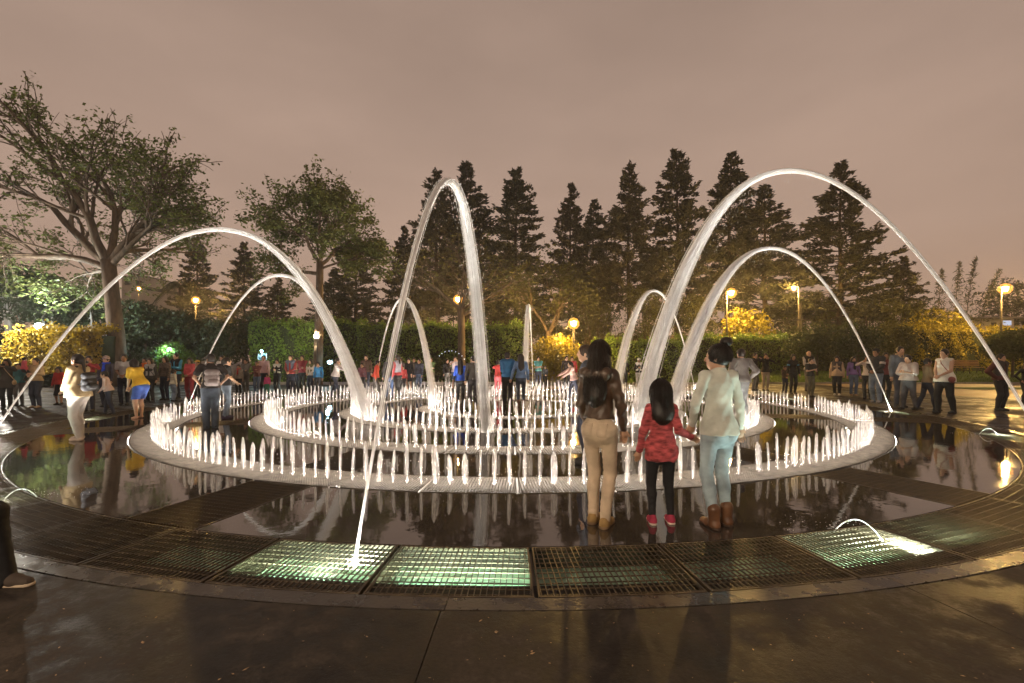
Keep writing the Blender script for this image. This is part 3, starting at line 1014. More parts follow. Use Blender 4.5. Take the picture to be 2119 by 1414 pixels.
for i, (px, d, zt, w, lab, mt) in enumerate([
        (1690, 31.5, 4.1, 3.6, 'dark round shrub with yellow flowers behind the bald man', L_DRK),
        (1775, 31.0, 4.15, 3.4, 'dark round shrub behind the girl in purple', L_DRK),
        (1850, 32.5, 4.3, 3.2, 'half-lit shrub behind the man in the black cap', L_FEATH),
        (2095, 30.5, 3.6, 2.4, 'small dark round-crowned tree at the right edge', L_DRK),
        (1935, 38.5, 6.0, 4.5, 'lamp-lit loose tree above the bench hedge', L_GOLD),
        (360, 28.6, 2.9, 2.0, 'green shrub glowing beside the left information sign', L_HEDGE),
        (905, 28.4, 1.9, 1.2, 'small dark shrub strung with tiny white lights', L_DRK)]):
    rng = np.random.default_rng(40 + i)
    z0 = 1.3 if i in (0, 1, 2, 3) else 0.3
    tr = [(np.array([[0, 0, 0.1], [0.05, 0, z0 + 0.6], [0.1, 0, z0 + 1.2]]), [0.09, 0.07, 0.04])]
    bush('shrub' if i not in (3, 4) else 'small_tree', (X(px, d), d, 0.2 if px > 1600 else 0), lab, 'shrub' if i not in (3, 4) else 'tree',
         rand_lumps(w, 2.2, z0, zt, 14, rng), mt, 3500, 0.11, rng, trunk=tr)

# ---- conifers
def conifer_mesh(seed, H=20.0, W=2.7, base=0.30, mat=L_CON):
    rng = np.random.default_rng(seed)
    tk = Acc()
    zz = np.linspace(0, H, 9)
    sway = np.cumsum(rng.normal(0, 0.05, (9, 2)), 0)
    pts = np.column_stack([sway[:, 0], sway[:, 1], zz])
    tk.tube(pts, np.linspace(0.32, 0.03, 9), 7)
    cr = Acc()
    z = base * H
    C, U, Wd = [], [], []
    while z < H * 0.995:
        t = (z - base * H) / (H * (1 - base))
        prof = (0.72 + 0.28 * t / 0.12) if t < 0.12 else 1.0 * (1 - (t - 0.12) / 0.88) ** 0.92 + 0.07
        nb = int(rng.integers(5, 8)) if t < 0.85 else 4
        cx = np.interp(z, zz, sway[:, 0]); cyy = np.interp(z, zz, sway[:, 1])
        a0 = rng.uniform(0, 6.28)
        for k in range(nb):
            if rng.random() < 0.10: continue
            a = a0 + k * 2 * PI / nb + rng.normal(0, 0.25)
            L = W * prof * rng.uniform(0.55, 1.1)
            up = rng.uniform(-0.22, 0.34) + 0.25 * t
            s = np.linspace(0, 1, 5)
            bp = np.stack([cx + math.cos(a) * L * s, cyy + math.sin(a) * L * s, z + L * (up * s - 0.30 * s ** 2 + 0.20 * s ** 4)], -1)
            tk.tube(bp, np.linspace(0.05, 0.012, 5), 4, cap=False)
            m = int(16 + 19 * L)
            ss = rng.uniform(0.22, 1.03, m) ** 0.8
            ix = np.stack([np.interp(ss, s, bp[:, i]) for i in range(3)], -1)
            side = np.array([-math.sin(a), math.cos(a), 0])
            off = rng.normal(0, 1, m) * 0.26 * (1.2 - 0.5 * ss) * min(1, L / 1.6)
            ix = ix + side * off[:, None] + np.array([0, 0, 1.0]) * rng.normal(0.05, 0.13, m)[:, None]
            dirn = np.array([math.cos(a), math.sin(a), 0.25]) + side * np.sign(off)[:, None] * 0.7 + rng.normal(0, 0.35, (m, 3))
            dirn /= np.linalg.norm(dirn, axis=1)[:, None]
            r = rng.normal(0, 1, (m, 3)); wv = np.cross(dirn, r); wv /= np.linalg.norm(wv, axis=1)[:, None]
            sz = rng.uniform(0.11, 0.25, (m, 1))
            C.append(ix); U.append(dirn * sz); Wd.append(wv * sz * 0.42)
            C.append(ix + rng.normal(0, 0.04, (m, 3))); U.append((dirn + rng.normal(0, 0.4, (m, 3))) * sz * 0.9); Wd.append(np.cross(dirn, wv) * sz * 0.42)
        z += rng.uniform(0.34, 0.62)
    cr.rhombs(np.concatenate(C), np.concatenate(U), np.concatenate(Wd))
    return tk.mesh('trunk', M_BARKD, True), cr.mesh('crown', mat)
CON = [conifer_mesh(100 + i, base=(0.22, 0.34, 0.28, 0.38, 0.16)[i], W=(4.9, 4.4, 5.3, 4.6, 5.0)[i], mat=(L_CON, L_CON2, L_CON, L_CON, L_CON2)[i]) for i in range(5)]
def conifer(px, ty, d, wsc, var, label):
    h = Z(ty, d)
    root = empty('conifer_tree', (X(px, d), d, 0), random.uniform(0, 6.28), label=label, cat='tree', group='dark conifers behind the hedge')
    s = h / 20.0
    for nm, me in zip(('trunk', 'crown'), CON[var]):
        o = link(nm, me, root); o.scale = (s * wsc, s * wsc, s)
conifer(905, 352, 47, 1.05, 1, 'tall dark conifer half hidden behind the tall middle arch')
conifer(968, 338, 50, 1.0, 2, 'tall dark conifer just right of the tall middle arch top')
conifer(1065, 350, 46, 1.05, 0, 'tall dark conifer second to the right of the middle arch')
conifer(1178, 382, 52, 0.85, 4, 'left of two close dark conifers right of centre')
conifer(1227, 415, 50, 0.85, 3, 'right and shorter of two close dark conifers right of centre')
conifer(1302, 337, 46, 0.95, 1, 'dark conifer left of the tallest conifer')
conifer(1403, 307, 46, 0.95, 0, 'tallest dark conifer in the row left of the largest arch')
conifer(1510, 318, 47, 0.95, 3, 'dark conifer crossed by the rising side of the largest arch')
conifer(1585, 385, 45, 1.15, 2, 'broad dark conifer under the top of the largest arch')
conifer(1738, 340, 42, 1.05, 2, 'dark conifer standing alone under the right shoulder of the largest arch')
conifer(1868, 532, 46, 1.3, 4, 'low flat-topped conifer right of the lone conifer')
conifer(832, 470, 50, 0.9, 4, 'shorter dark conifer left of the tall middle arch')
conifer(412, 490, 52, 0.95, 0, 'slender conifer beside the palm tree')
conifer(505, 505, 48, 1.15, 4, 'dense dark conifer inside the wide left arch')
conifer(572, 575, 46, 1.2, 4, 'smaller dense conifer inside the left arches')
conifer(735, 495, 45, 1.25, 4, 'dense dark conifer behind the flat-topped tree')
conifer(690, 560, 45, 1.3, 2, 'lower dense conifer beside the pale trunk of the flat-topped tree')

# ---- broadleaved trees
def grow(tk, tips, p, d, L, r, lev, rng, maxlev, spread, lift, nchild):
    k = 5
    pts = [p.copy()]; q = p.copy(); dd = d / np.linalg.norm(d)
    for i in range(k - 1):
        dd = dd + rng.normal(0, 0.10 + 0.03 * lev, 3) + np.array([0, 0, lift * (0.5 if lev < 2 else 0.2)])
        dd /= np.linalg.norm(dd)
        q = q + dd * L / (k - 1); pts.append(q.copy())
    pts = np.array(pts)
    tk.tube(pts, np.linspace(r, r * 0.55, k), 7 if lev < 2 else (5 if lev < 3 else 3), cap=False)
    if lev >= maxlev:
        tips.append((pts[-1], dd)); tips.append((pts[2], dd)); return
    if lev == maxlev - 1: tips.append((pts[-1], dd))
    nc = nchild[lev]
    for c in range(nc):
        t = rng.uniform(0.35, 1.0) if c else 1.0
        i = min(k - 2, int(t * (k - 1))); f = t * (k - 1) - i
        bp = pts[i] * (1 - f) + pts[i + 1] * f
        ax = rng.normal(0, 1, 3); ax -= ax.dot(dd) * dd; ax /= np.linalg.norm(ax)
        an = spread * rng.uniform(0.5, 1.25) * (0.5 if c == 0 else 1)
        nd = dd * math.cos(an) + ax * math.sin(an); nd[2] *= 0.85; nd[2] += 0.05
        grow(tk, tips, bp, nd, L * rng.uniform(0.55, 0.80), r * (0.57 if c == 0 else 0.42), lev + 1, rng, maxlev, spread, lift, nchild)

def broad_tree(name, label, loc, trunk_pts, trunk_r, limbs, seed, maxlev, nchild, leaf_n, leaf_s, lmat, bark, spread=0.7, lift=0.05, keep=1.0, clus=0.35, lscale=1.0):
    rng = np.random.default_rng(seed)
    root = empty(name, loc, label=label, cat='tree')
    tk = Acc(); tips = []
    tk.tube(np.array(trunk_pts, float), trunk_r, 10)
    for (p, d, L, r) in limbs:
        grow(tk, tips, np.array(p, float), np.array(d, float), L * lscale, r, 1, rng, maxlev, spread, lift, nchild)
    tk.build('trunk', bark, root, True)
    C = []
    for p, dd in tips:
        if rng.random() > keep: continue
        C.append(p + rng.normal(0, clus, (leaf_n, 3)) * [1, 1, 0.6])
    ac = Acc(); leaves_at(ac, np.concatenate(C), leaf_s, rng, 0.5, flat=0.4)
    ac.build('crown', lmat, root)
    return root, tips
D = 26.0
fx = X(222, D); bx = X(240, D)
broad_tree('broadleaf_tree', 'large spreading tree with bare-looking branches and thin leaves at the left', (bx, D, 0),
    [(0.1, 0, 0), (0.05, 0, 2.5), (-0.2, 0, 5.0), (-0.45, 0, 7.2)], [0.50, 0.42, 0.37, 0.36],
    [((-0.45, 0, 7.0), (-0.95, 0.2, 0.95), 7.2, 0.26), ((-0.5, 0, 7.1), (-0.55, -0.3, 1.1), 7.4, 0.25), ((-0.4, 0, 7.1), (0.05, 0.25, 1.1), 6.0, 0.22),
     ((-0.3, 0, 7.0), (0.75, 0.1, 0.75), 5.8, 0.24), ((-0.3, 0, 6.9), (0.95, -0.4, 0.55), 5.2, 0.18), ((-0.6, 0, 6.8), (-1.0, -0.35, 0.50), 6.6, 0.20),
     ((-0.45, 0, 7.1), (-0.35, 0.7, 0.8), 6.0, 0.2), ((-0.4, 0, 7.1), (0.45, 0.6, 0.85), 5.6, 0.18), ((-0.6, 0, 6.6), (-0.9, 0.5, 0.12), 4.6, 0.12)],
    5, 4, [0, 6, 5, 4], 12, 0.11, L_BIG, M_BARK, spread=0.66, lift=0.02, keep=0.62, clus=0.19, lscale=0.66)
D = 27.0
broad_tree('broadleaf_tree', 'flat-topped green tree with a tall pale trunk left of the middle', (X(657, D), D, 0),
    [(0, 0, 0), (0.08, 0, 3), (0.12, 0, 5.5), (0.15, 0, 7.3)], [0.30, 0.25, 0.21, 0.2],
    [((0.1, 0, 6.6), (-1.0, 0.1, 0.42), 3.7, 0.12), ((0.15, 0, 7.2), (-0.6, -0.4, 0.8), 3.6, 0.12), ((0.15, 0, 7.3), (0.15, 0.2, 1.0), 3.6, 0.12),
     ((0.15, 0, 7.1), (0.85, 0.2, 0.62), 3.4, 0.12), ((0.15, 0, 7.2), (0.4, -0.6, 0.8), 3.2, 0.10), ((0.15, 0, 7.2), (-0.3, 0.7, 0.75), 3.2, 0.10), ((0.15, 0, 6.9), (0.95, -0.2, 0.35), 3.0, 0.08)],
    9, 4, [0, 5, 5, 3], 18, 0.11, L_MID, M_BARK, spread=0.72, lift=0.0, keep=0.85, clus=0.20, lscale=0.66)
D = 28.6
broad_tree('broadleaf_tree', 'crooked bare-branched tree in front of the long hedge near the middle', (X(955, D), D, 0),
    [(0, 0, 0), (0.0, 0, 2), (0.0, 0, 3.6), (-0.05, 0, 4.7)], [0.27, 0.24, 0.23, 0.24],
    [((-0.05, 0, 4.6), (-0.7, 0.1, 0.8), 3.6, 0.13), ((0.0, 0, 4.7), (0.25, 0.2, 1.0), 3.4, 0.12), ((0.1, 0, 4.3), (1.0, -0.1, 0.42), 3.2, 0.11), ((0, 0, 4.6), (0.75, 0.3, 0.9), 3.2, 0.09), ((-0.1, 0, 4.6), (-0.3, 0.5, 0.9), 3.0, 0.09)],
    14, 4, [0, 4, 4, 3], 4, 0.12, L_FEATH, M_BARK, spread=0.75, lift=0.02, keep=0.35, clus=0.35, lscale=0.72)
D = 34.0
broad_tree('broadleaf_tree', 'slim pale-stemmed tree behind the yellow shrub', (X(1135, D), D, 0),
    [(0, 0, 0), (0.0, 0, 2.2), (-0.05, 0, 3.6)], [0.16, 0.15, 0.14],
    [((0, 0, 3.4), (-0.35, 0, 1.0), 3.4, 0.1), ((0, 0, 3.5), (0.3, 0.2, 1.0), 3.4, 0.1), ((0, 0, 3.2), (0.7, 0, 0.9), 3.0, 0.08)],
    15, 4, [0, 4, 4, 3], 8, 0.15, L_FEATH, M_BARK, spread=0.7, lift=0.06, keep=0.8, clus=0.45, lscale=0.8)
# rows of loose trees in the background, each a tree of its own
bg = [
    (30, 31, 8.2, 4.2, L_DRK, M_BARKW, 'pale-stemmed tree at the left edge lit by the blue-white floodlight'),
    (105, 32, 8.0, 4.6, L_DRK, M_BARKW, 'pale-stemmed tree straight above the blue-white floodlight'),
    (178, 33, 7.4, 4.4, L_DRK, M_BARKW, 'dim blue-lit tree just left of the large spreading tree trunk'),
    (285, 31, 5.8, 4.0, L_DRK, M_BARKD, 'dark leafy tree right of the large spreading tree trunk'),
    (360, 32, 5.2, 4.0, L_DRK, M_BARKD, 'dark leafy tree below the orange lamp at the left'),
    (440, 33, 4.6, 4.2, L_DRK, M_BARKD, 'dark leafy tree under the nested left arch'),
    (530, 36, 5.4, 4.2, L_DRK, M_BARKD, 'dark leafy tree between the left arches'),
    (880, 40, 6.0, 4.6, L_CON2, M_BARKD, 'brown hazy tree behind the left end of the long hedge'),
    (1095, 42, 9.5, 5.5, L_FEATH, M_BARKD, 'brown feathery tree behind the end-on water stream'),
    (1230, 44, 9.0, 5.0, L_FEATH, M_BARKD, 'dark brown feathery tree behind the post lamp'),
    (1330, 42, 8.8, 5.6, L_FEATH, M_BARKD, 'dark feathery tree behind the long-haired woman'),
    (1440, 43, 8.0, 4.6, L_FEATH, M_BARKD, 'dark feathery tree behind the falling end of the largest arch'),
    (1545, 38.5, 6.2, 5.2, L_GOLD, M_BARKD, 'golden tree lit by the orange lamp on the right'),
    (1640, 44, 8.4, 5.2, L_FEATH, M_BARKD, 'olive feathery tree by the utility pole'),
    (1715, 43, 8.2, 5.2, L_FEATH, M_BARKD, 'olive feathery tree under the lone conifer'),
    (1800, 42, 8.0, 5.0, L_FEATH, M_BARKD, 'olive feathery tree right of the lone conifer'),
    (1880, 43, 7.8, 4.6, L_FEATH, M_BARKD, 'olive feathery tree under the low flat-topped conifer'),
    (1955, 42, 7.0, 4.4, L_FEATH, M_BARKD, 'lit feathery tree left of the bamboo'),
    (2085, 62, 13.0, 9.0, L_CON2, M_BARKD, 'large round dark tree behind the right street lamp'),
    (2190, 58, 13.0, 8.0, L_CON2, M_BARKD, 'large dark tree beyond the right edge'),
    (1040, 62, 7.6, 6.0, L_DRK, M_BARKD, 'far tree washed by violet light behind the long hedge'),
    (-60, 33, 8.8, 5.0, L_DRK, M_BARKD, 'dark tree beyond the left edge'),
]
for i, (px, d, zt, w, mt, bk, lab) in enumerate(bg):
    rng = np.random.default_rng(300 + i)
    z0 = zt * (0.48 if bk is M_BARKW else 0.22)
    tr = []
    for k in range(4 if bk is M_BARKW else 3):
        a = rng.normal(0, 0.35); b = rng.normal(0, 0.25); x0 = rng.normal(0, 0.35)
        tr.append((np.array([[x0, 0, 0], [x0 + a * 0.4, b * 0.4, zt * 0.25], [x0 + a * 1.1, b, zt * 0.5], [x0 + a * 2.2, b * 1.6, zt * 0.75]]), [0.13, 0.10, 0.08, 0.03]))
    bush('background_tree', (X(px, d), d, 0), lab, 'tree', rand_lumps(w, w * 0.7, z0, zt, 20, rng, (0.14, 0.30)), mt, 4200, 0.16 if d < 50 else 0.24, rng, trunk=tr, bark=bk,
         group='trees behind the hedges', aspect=0.42 if mt is not L_FEATH else 0.28)

# ---- palm and bamboo
rng = np.random.default_rng(77)
d = 58
root = empty('palm_tree', (X(374, d), d, 0), label='palm tree with drooping fronds left of the slender conifer', cat='tree')
tk = Acc(); tk.tube(np.array([[0, 0, 0], [0.1, 0, 5], [0, 0, 11]]), [0.32, 0.26, 0.26], 8); tk.build('trunk', M_BARKD, root, True)
for k in range(15):
    a = k * 2 * PI / 15 + rng.normal(0, 0.15); el = rng.uniform(0.1, 1.1)
    s = np.linspace(0, 1, 16); L = rng.uniform(2.4, 3.2)
    pts = np.stack([math.cos(a) * L * s * math.cos(el * 0.6), math.sin(a) * L * s * math.cos(el * 0.6), 11 + L * (math.sin(el) * s - 1.0 * s ** 2)], -1)
    fr = Acc(); fr.tube(pts, np.linspace(0.04, 0.01, 16), 3, cap=False)
    side = np.array([-math.sin(a), math.cos(a), 0])
    for sgn in (-1, 1):
        u = np.tile(side * sgn * 0.34 + np.array([math.cos(a) * 0.15, math.sin(a) * 0.15, -0.25]), (16, 1)) * np.sin(np.linspace(0.4, 2.9, 16))[:, None]
        for o in (0, 0.5):
            c = pts + u + (np.gradient(pts, axis=0) * o)
            fr.rhombs(c, u, np.tile(np.array([math.cos(a), math.sin(a), 0.1]) * 0.07, (16, 1)))
    fr.build('frond', L_DRK, root)
for i, (px, ty, d) in enumerate([(1955, 545, 44), (1990, 528, 44), (2012, 522, 45), (2035, 545, 46)]):
    rng = np.random.default_rng(90 + i)
    h = Z(ty, d)
    root = empty('bamboo', (X(px - 18, d), d, 0), label=['short bamboo stem at the left of the clump', 'upright bamboo stem in the clump', 'tallest feathery bamboo stem of the clump', 'leaning bamboo stem at the right of the clump'][i] + ' right of the largest arch', cat='plant', group='bamboo clump')
    s = np.linspace(0, 1, 9); bend = (0.6, 0.7, 1.2, 2.6)[i]
    pts = np.stack([bend * s ** 2, 0 * s, h * s * (1 - 0.05 * s)], -1)
    tk = Acc(); tk.tube(pts, np.linspace(0.06, 0.012, 9), 5); tk.build('stem', M_BARK, root)
    t = rng.uniform(0.45, 1.0, 420)
    c = np.stack([np.interp(t, s, pts[:, k]) for k in range(3)], -1) + rng.normal(0, 1, (420, 3)) * (0.55 * (1.12 - t))[:, None]
    ac = Acc(); leaves_at(ac, c, 0.22, rng, 0.16); ac.build('foliage', L_FEATH, root)

# ================================================================== lamps
M_POLE = pbr('lamp_pole', (0.07, 0.06, 0.05), 0.5, 0.25, metal=0.3)
M_BLUE = emis('floodlight_led', (0.78, 0.90, 1.0), 110.0)
M_CYAN = emis('cyan_led', (0.45, 0.85, 1.0), 45.0)
M_WARM = emis('warm_bulb', (1.0, 0.80, 0.60), 50.0)
SODC = (1.0, 0.60, 0.17)
def street_lamp(px, py, d, label, power, arm=0.0, r=0.13, bulb=None, lift=0.0, col=SODC):
    x, z = X(px, d), Z(py, d) + lift
    root = empty('street_lamp', (x - arm, d, 0), label=label, cat='street lamp', group='street lamps')
    tk = Acc(); tk.tube(np.array([[0, 0, 0], [0, 0, z * 0.5], [0, 0, z + 0.12]]), [0.085, 0.07, 0.05], 8); tk.build('pole', M_POLE, root, True)
    hd = Acc()
    if arm:
        hd.tube(np.array([[0, 0, z + 0.05], [arm * 0.5, 0, z + 0.22], [arm * 0.9, 0, z + 0.24]]), 0.035, 6)
        hd.box((arm - 0.32, -0.13, z + 0.14), (arm + 0.32, 0.13, z + 0.26))
    else:
        hd.lathe([(0.04, z - 0.28), (0.10, z - 0.22), (0.10, z - 0.19)], 10); hd.lathe([(0.24, z + 0.12), (0.20, z + 0.18), (0.02, z + 0.27)], 10)
    hd.build('lamp_head', M_POLE, root)
    bb = Acc(); bb.lathe([(0.002, -r), (r * 0.75, -r * 0.65), (r, 0), (r * 0.75, r * 0.65), (0.002, r)], 12, c=(arm, 0, z))
    bb.build('bulb', emis('sodium_bulb_%d' % int(power * 100), col, 4200.0 * power * (0.15 / r) ** 2), root, True)
    gl = Acc(); R2 = r * 2.5; gl.lathe([(0.002, -R2), (R2 * 0.6, -R2 * 0.8), (R2 * 0.95, -R2 * 0.3), (R2 * 0.95, R2 * 0.3), (R2 * 0.6, R2 * 0.8), (0.002, R2)], 14, c=(arm, 0, z))
    gl.build('globe', halo_mat(), root, True)  # added glowing shell, stands in for the halo of the lamp
    return root
def halo_mat():
    if 'frosted_globe' in MATS: return MATS['frosted_globe']
    m, n, l = new_mat('frosted_globe')                     # orange halo round the bulb, put in as a see-through glowing surface
    out = n.new('ShaderNodeOutputMaterial'); e = n.new('ShaderNodeEmission'); t = n.new('ShaderNodeBsdfTransparent'); a = n.new('ShaderNodeAddShader'); lw = n.new('ShaderNodeTexNoise')
    e.inputs['Color'].default_value = (1.0, 0.42, 0.07, 1); e.inputs['Strength'].default_value = 0.7
    t.inputs['Color'].default_value = (0.95, 0.93, 0.9, 1)
    l.new(e.outputs[0], a.inputs[0]); l.new(t.outputs[0], a.inputs[1]); l.new(a.outputs[0], out.inputs['Surface'])
    MATS['frosted_globe'] = m
    return m
street_lamp(405, 622, 45, 'orange street lamp under the palm at the left', SODIUM * 0.9, 0.0, 0.16)
street_lamp(948, 620, 34, 'orange street lamp on a thin pole behind the crooked middle tree', SODIUM * 0.8, 0.0, 0.15)
street_lamp(938, 590, 56, 'small farther orange street lamp above the middle lamp', SODIUM * 0.5, 0.0, 0.12)
street_lamp(1187, 670, 28.7, 'orange post lamp beside the yellow shrub', SODIUM * 0.8, 0.0, 0.15)
street_lamp(1513, 607, 36.2, 'bright orange street lamp over the golden tree on the right', SODIUM * 1.3, 0.35, 0.17)
street_lamp(1643, 597, 39.5, 'orange street lamp on the utility pole right of the golden tree', SODIUM * 0.5, -0.4, 0.11)
street_lamp(2080, 598, 34.5, 'orange street lamp near the right edge above the small house', SODIUM * 1.0, 0.3, 0.17)
street_lamp(287, 598, 70, 'faint far orange lamp beside the white building', SODIUM * 0.2, 0.0, 0.16)

# assumed lamp behind the photographer, unseen, lighting the backs of the three in front
assumed_lamp = street_lamp(1059.5 - FOC * 6.5 / 7.5, 745, 7.5, 'warm plaza lamp on a tall pole behind the viewpoint', PLAZA_ASSUMED / 3700.0, lift=3.4, col=(1.0, 0.80, 0.58))
assumed_lamp.location = (-6.5, -7.5, 0)
def flood(px, py, d, label, bulbm, col, power, r, target, ang=120, post=True, name='floodlight'):
    x, z = X(px, d), Z(py, d)
    root = empty(name, (x, d, 0), label=label, cat='floodlight')
    if post:
        tk = Acc(); tk.tube(np.array([[0, 0.08, 0], [0, 0.08, z]]), 0.035, 6); tk.build('post', M_POLE, root)
    hb = Acc(); hb.box((-0.17, 0.0, z - 0.13), (0.17, 0.12, z + 0.13)); hb.build('housing', M_HOUSE, root)
    bb = Acc(); bb.lathe([(0.002, -r), (r * 0.75, -r * 0.65), (r, 0), (r * 0.75, r * 0.65), (0.002, r)], 12, c=(0, -0.03 - r * 0.4, z)); bb.build('bulb', bulbm, root, True)
    if px == 85: light('flood_spill', 'POINT', (-0.3, -2.3, z + 0.35), (1.0, 0.93, 0.8), 2200, root, 0.15)  # added warm fill without a fixture, brightens the front of the golden hedge
    light('flood_beam', 'SPOT', (0, -0.35, z + 0.2), col, power, root, 0.1, target=Vector(target) , angle=R_(ang), blend=0.4)
flood(85, 676, 25.9, 'blindingly bright blue-white floodlight above the golden hedge', M_BLUE, (0.72, 0.92, 1.0), 2600, 0.20, (0.6, 5.0, 6.6), 140)
flood(655, 697, 26.4, 'warm white spotlight fixed on the pale tree trunk', M_WARM, (1.0, 0.85, 0.55), 1300, 0.11, (-2.2, 3.6, 1.4), 75)
flood(683, 750, 26.9, 'small blue-white spotlight right of the pale tree trunk', M_CYAN, (0.5, 0.85, 1.0), 60, 0.10, (0, -3, 1.0))
M_SIGN = pbr('sign_board', (0.05, 0.12, 0.16), 0.4, 0.2)
M_SLINE = pbr('sign_text', (0.7, 0.8, 0.85), 0.5, 0.1)
for px, lab, gl in ((350, 'small blue information sign under a cyan lamp by the glowing shrub', 130), (543, 'small blue information sign under a cyan lamp behind the man in pink', 70)):
    d = 28.2; x = X(px, d)
    root = empty('information_sign', (x, d, 0), label=lab, cat='sign', group='lit information signs')
    a2 = Acc(); a2.tube(np.array([[0, 0.05, 0], [0, 0.05, 2.0]]), 0.03, 6); a2.build('post', M_POLE, root)
    a2 = Acc(); a2.box((-0.27, 0, 1.50), (0.27, 0.04, 1.86)); a2.build('board', M_SIGN, root)
    a2 = Acc()
    for (x0, x1, z0, z1) in ((-0.27, 0.27, 1.85, 1.875), (-0.27, 0.27, 1.49, 1.51), (-0.275, -0.255, 1.5, 1.86), (0.255, 0.275, 1.5, 1.86), (-0.20, 0.10, 1.74, 1.775), (-0.20, 0.04, 1.67, 1.70)):
        a2.box((x0, -0.012, z0), (x1, -0.003, z1))
    a2.build('lettering', M_SLINE, root)
    a2 = Acc(); a2.lathe([(0.002, -0.07), (0.055, -0.04), (0.07, 0), (0.055, 0.04), (0.002, 0.07)], 10, c=(0, -0.1, 2.04)); a2.build('bulb', M_CYAN, root, True)
    light('sign_light', 'POINT', (0.12, -0.25, 2.12), (0.55, 0.95, 1.0), gl, root, 0.08)
# assumed violet garden light, unseen, tints the far trees, tiny lights on the shrub
root = empty('garden_light', (X(1035, 55), 55, 0), label='violet garden floodlight on the ground behind the long hedge', cat='floodlight')
a2 = Acc(); a2.box((-0.2, -0.15, 0), (0.2, 0.15, 0.3)); a2.build('housing', M_HOUSE, root)
light('violet_beam', 'SPOT', (0, 0.3, 0.5), (0.35, 0.22, 1.0), 3500, root, 0.2, target=Vector((0.2, 6, 6)), angle=R_(130))
root = empty('light_string', (X(932, 27.9), 27.9, 0), label='arched string of tiny bluish white lights beside the crooked tree', cat='light string')
a2 = Acc(); wire = []
for i in range(14):
    t = i / 13 * PI
    wire.append((-0.95 * math.cos(t) + RNG.normal(0, 0.02), RNG.normal(0, 0.05), 0.95 + 1.1 * math.sin(t) ** 0.8))
wr = Acc(); wr.tube(np.array(wire), 0.005, 4); wr.build('wire', M_POLE, root)
for w_ in wire[2:-2:1]:
    a2.add(OCT * 0.018 + np.array(w_) + [0, -0.03, 0], t=OCF)
a2.build('bulbs', emis('fairy_bulb', (0.7, 0.85, 1.0), 6.0), root)

# ---- utility pole with wires
root = empty('utility_pole', (X(1657, 39), 39, 0), label='utility pole with slack wires right of the golden tree', cat='pole')
a2 = Acc(); a2.tube(np.array([[0, 0, 0], [0, 0, 6.4]]), [0.12, 0.09], 8); a2.box((-0.7, -0.05, 4.9), (0.7, 0.05, 5.0)); a2.build('pole', M_POLE, root)
for (x1, z1, z0) in ((-9, 2.4, 4.6), (-8, 3.6, 4.95), (-14, 4.4, 5.0), (5, 3.2, 5.0)):
    s = np.linspace(0, 1, 12)
    a2 = Acc(); a2.tube(np.stack([x1 * s, 0 * s - 0.5 * s, z0 + (z1 - z0) * s - 0.35 * np.sin(PI * s)], -1), 0.012, 4); a2.build('wire', M_POLE, root)

# ---- buildings
M_WHITE = pbr('plaster_white', (0.42, 0.38, 0.34), 0.8, 0.15, 0.5)
M_GREY = pbr('plaster_grey', (0.20, 0.18, 0.17), 0.85, 0.15, 0.4)
M_GLASS = pbr('window_glass', (0.03, 0.03, 0.035), 0.1, 0.3)
M_ROOF = pbr('roof_dark', (0.10, 0.08, 0.07), 0.8, 0.2)
def windows(root, xs, zs, w, h, y, mat=None, fm=None):
    for x in xs:
        for z in zs:
            a2 = Acc()
            for lo, hi in (((x - w/2 - .08, y - 0.10, z - .08), (x + w/2 + .08, y, z)), ((x - w/2 - .08, y - 0.06, z + h), (x + w/2 + .08, y, z + h + .08)), ((x - w/2 - .08, y - 0.06, z), (x - w/2, y, z + h)), ((x + w/2, y - 0.06, z), (x + w/2 + .08, y, z + h))):
                a2.box(lo, hi)
            f = a2.build('window', fm or M_WHITE, root)
            a2 = Acc(); a2.box((x - w/2, y - 0.02, z), (x + w/2, y - 0.005, z + h)); a2.build('pane', mat or M_GLASS, f)
d = 105
root = empty('building', (X(275, d), d, 0), label='low white building with roof terrace behind the large tree at left', cat='building')
a2 = Acc(); a2.box((-2.6, 0, 0), (2.9, 8, Z(573, d))); a2.build('wall', M_WHITE, root)
a2 = Acc(); a2.hexa([(2.9, 0, 0), (11.5, 0, 0), (11.5, 8, 0), (2.9, 8, 0)], [(2.9, 0, Z(590, d)), (11.5, 0, Z(603, d)), (11.5, 8, Z(603, d)), (2.9, 8, Z(590, d))]); a2.build('wing', M_WHITE, root)
a2 = Acc(); a2.hexa([(2.9, -0.3, Z(600, d)), (11.3, -0.3, Z(612, d)), (11.3, 0, Z(612, d)), (2.9, 0, Z(600, d))], [(2.9, -0.3, Z(593, d)), (11.3, -0.3, Z(606, d)), (11.3, 0, Z(606, d)), (2.9, 0, Z(593, d))]); a2.build('window_band', M_GLASS, root)
a2 = Acc(); a2.box((-2.9, -0.3, Z(573, d)), (3.1, 8.2, Z(571, d))); a2.tube(np.array([[0.5, 2, Z(572, d)], [0.5, 2, Z(560, d)]]), 0.06, 5); a2.tube(np.array([[5.5, 2, Z(595, d)], [5.5, 2, Z(568, d)]]), 0.05, 5); a2.build('roof', M_GREY, root)
windows(root, (-1.2, 1.4), (Z(590, d),), 1.3, 1.0, 0)
d = 110
root = empty('apartment_block', (X(1243, d), d, 0), label='grey apartment block seen between the dark conifers', cat='building')
a2 = Acc(); a2.box((-2.8, 0, 0), (2.6, 8, Z(585, d))); a2.build('wall', M_GREY, root)
a2 = Acc(); a2.box((-2.9, -0.2, Z(585, d)), (2.7, 8.1, Z(585, d) + 0.5)); a2.build('roof', M_ROOF, root)
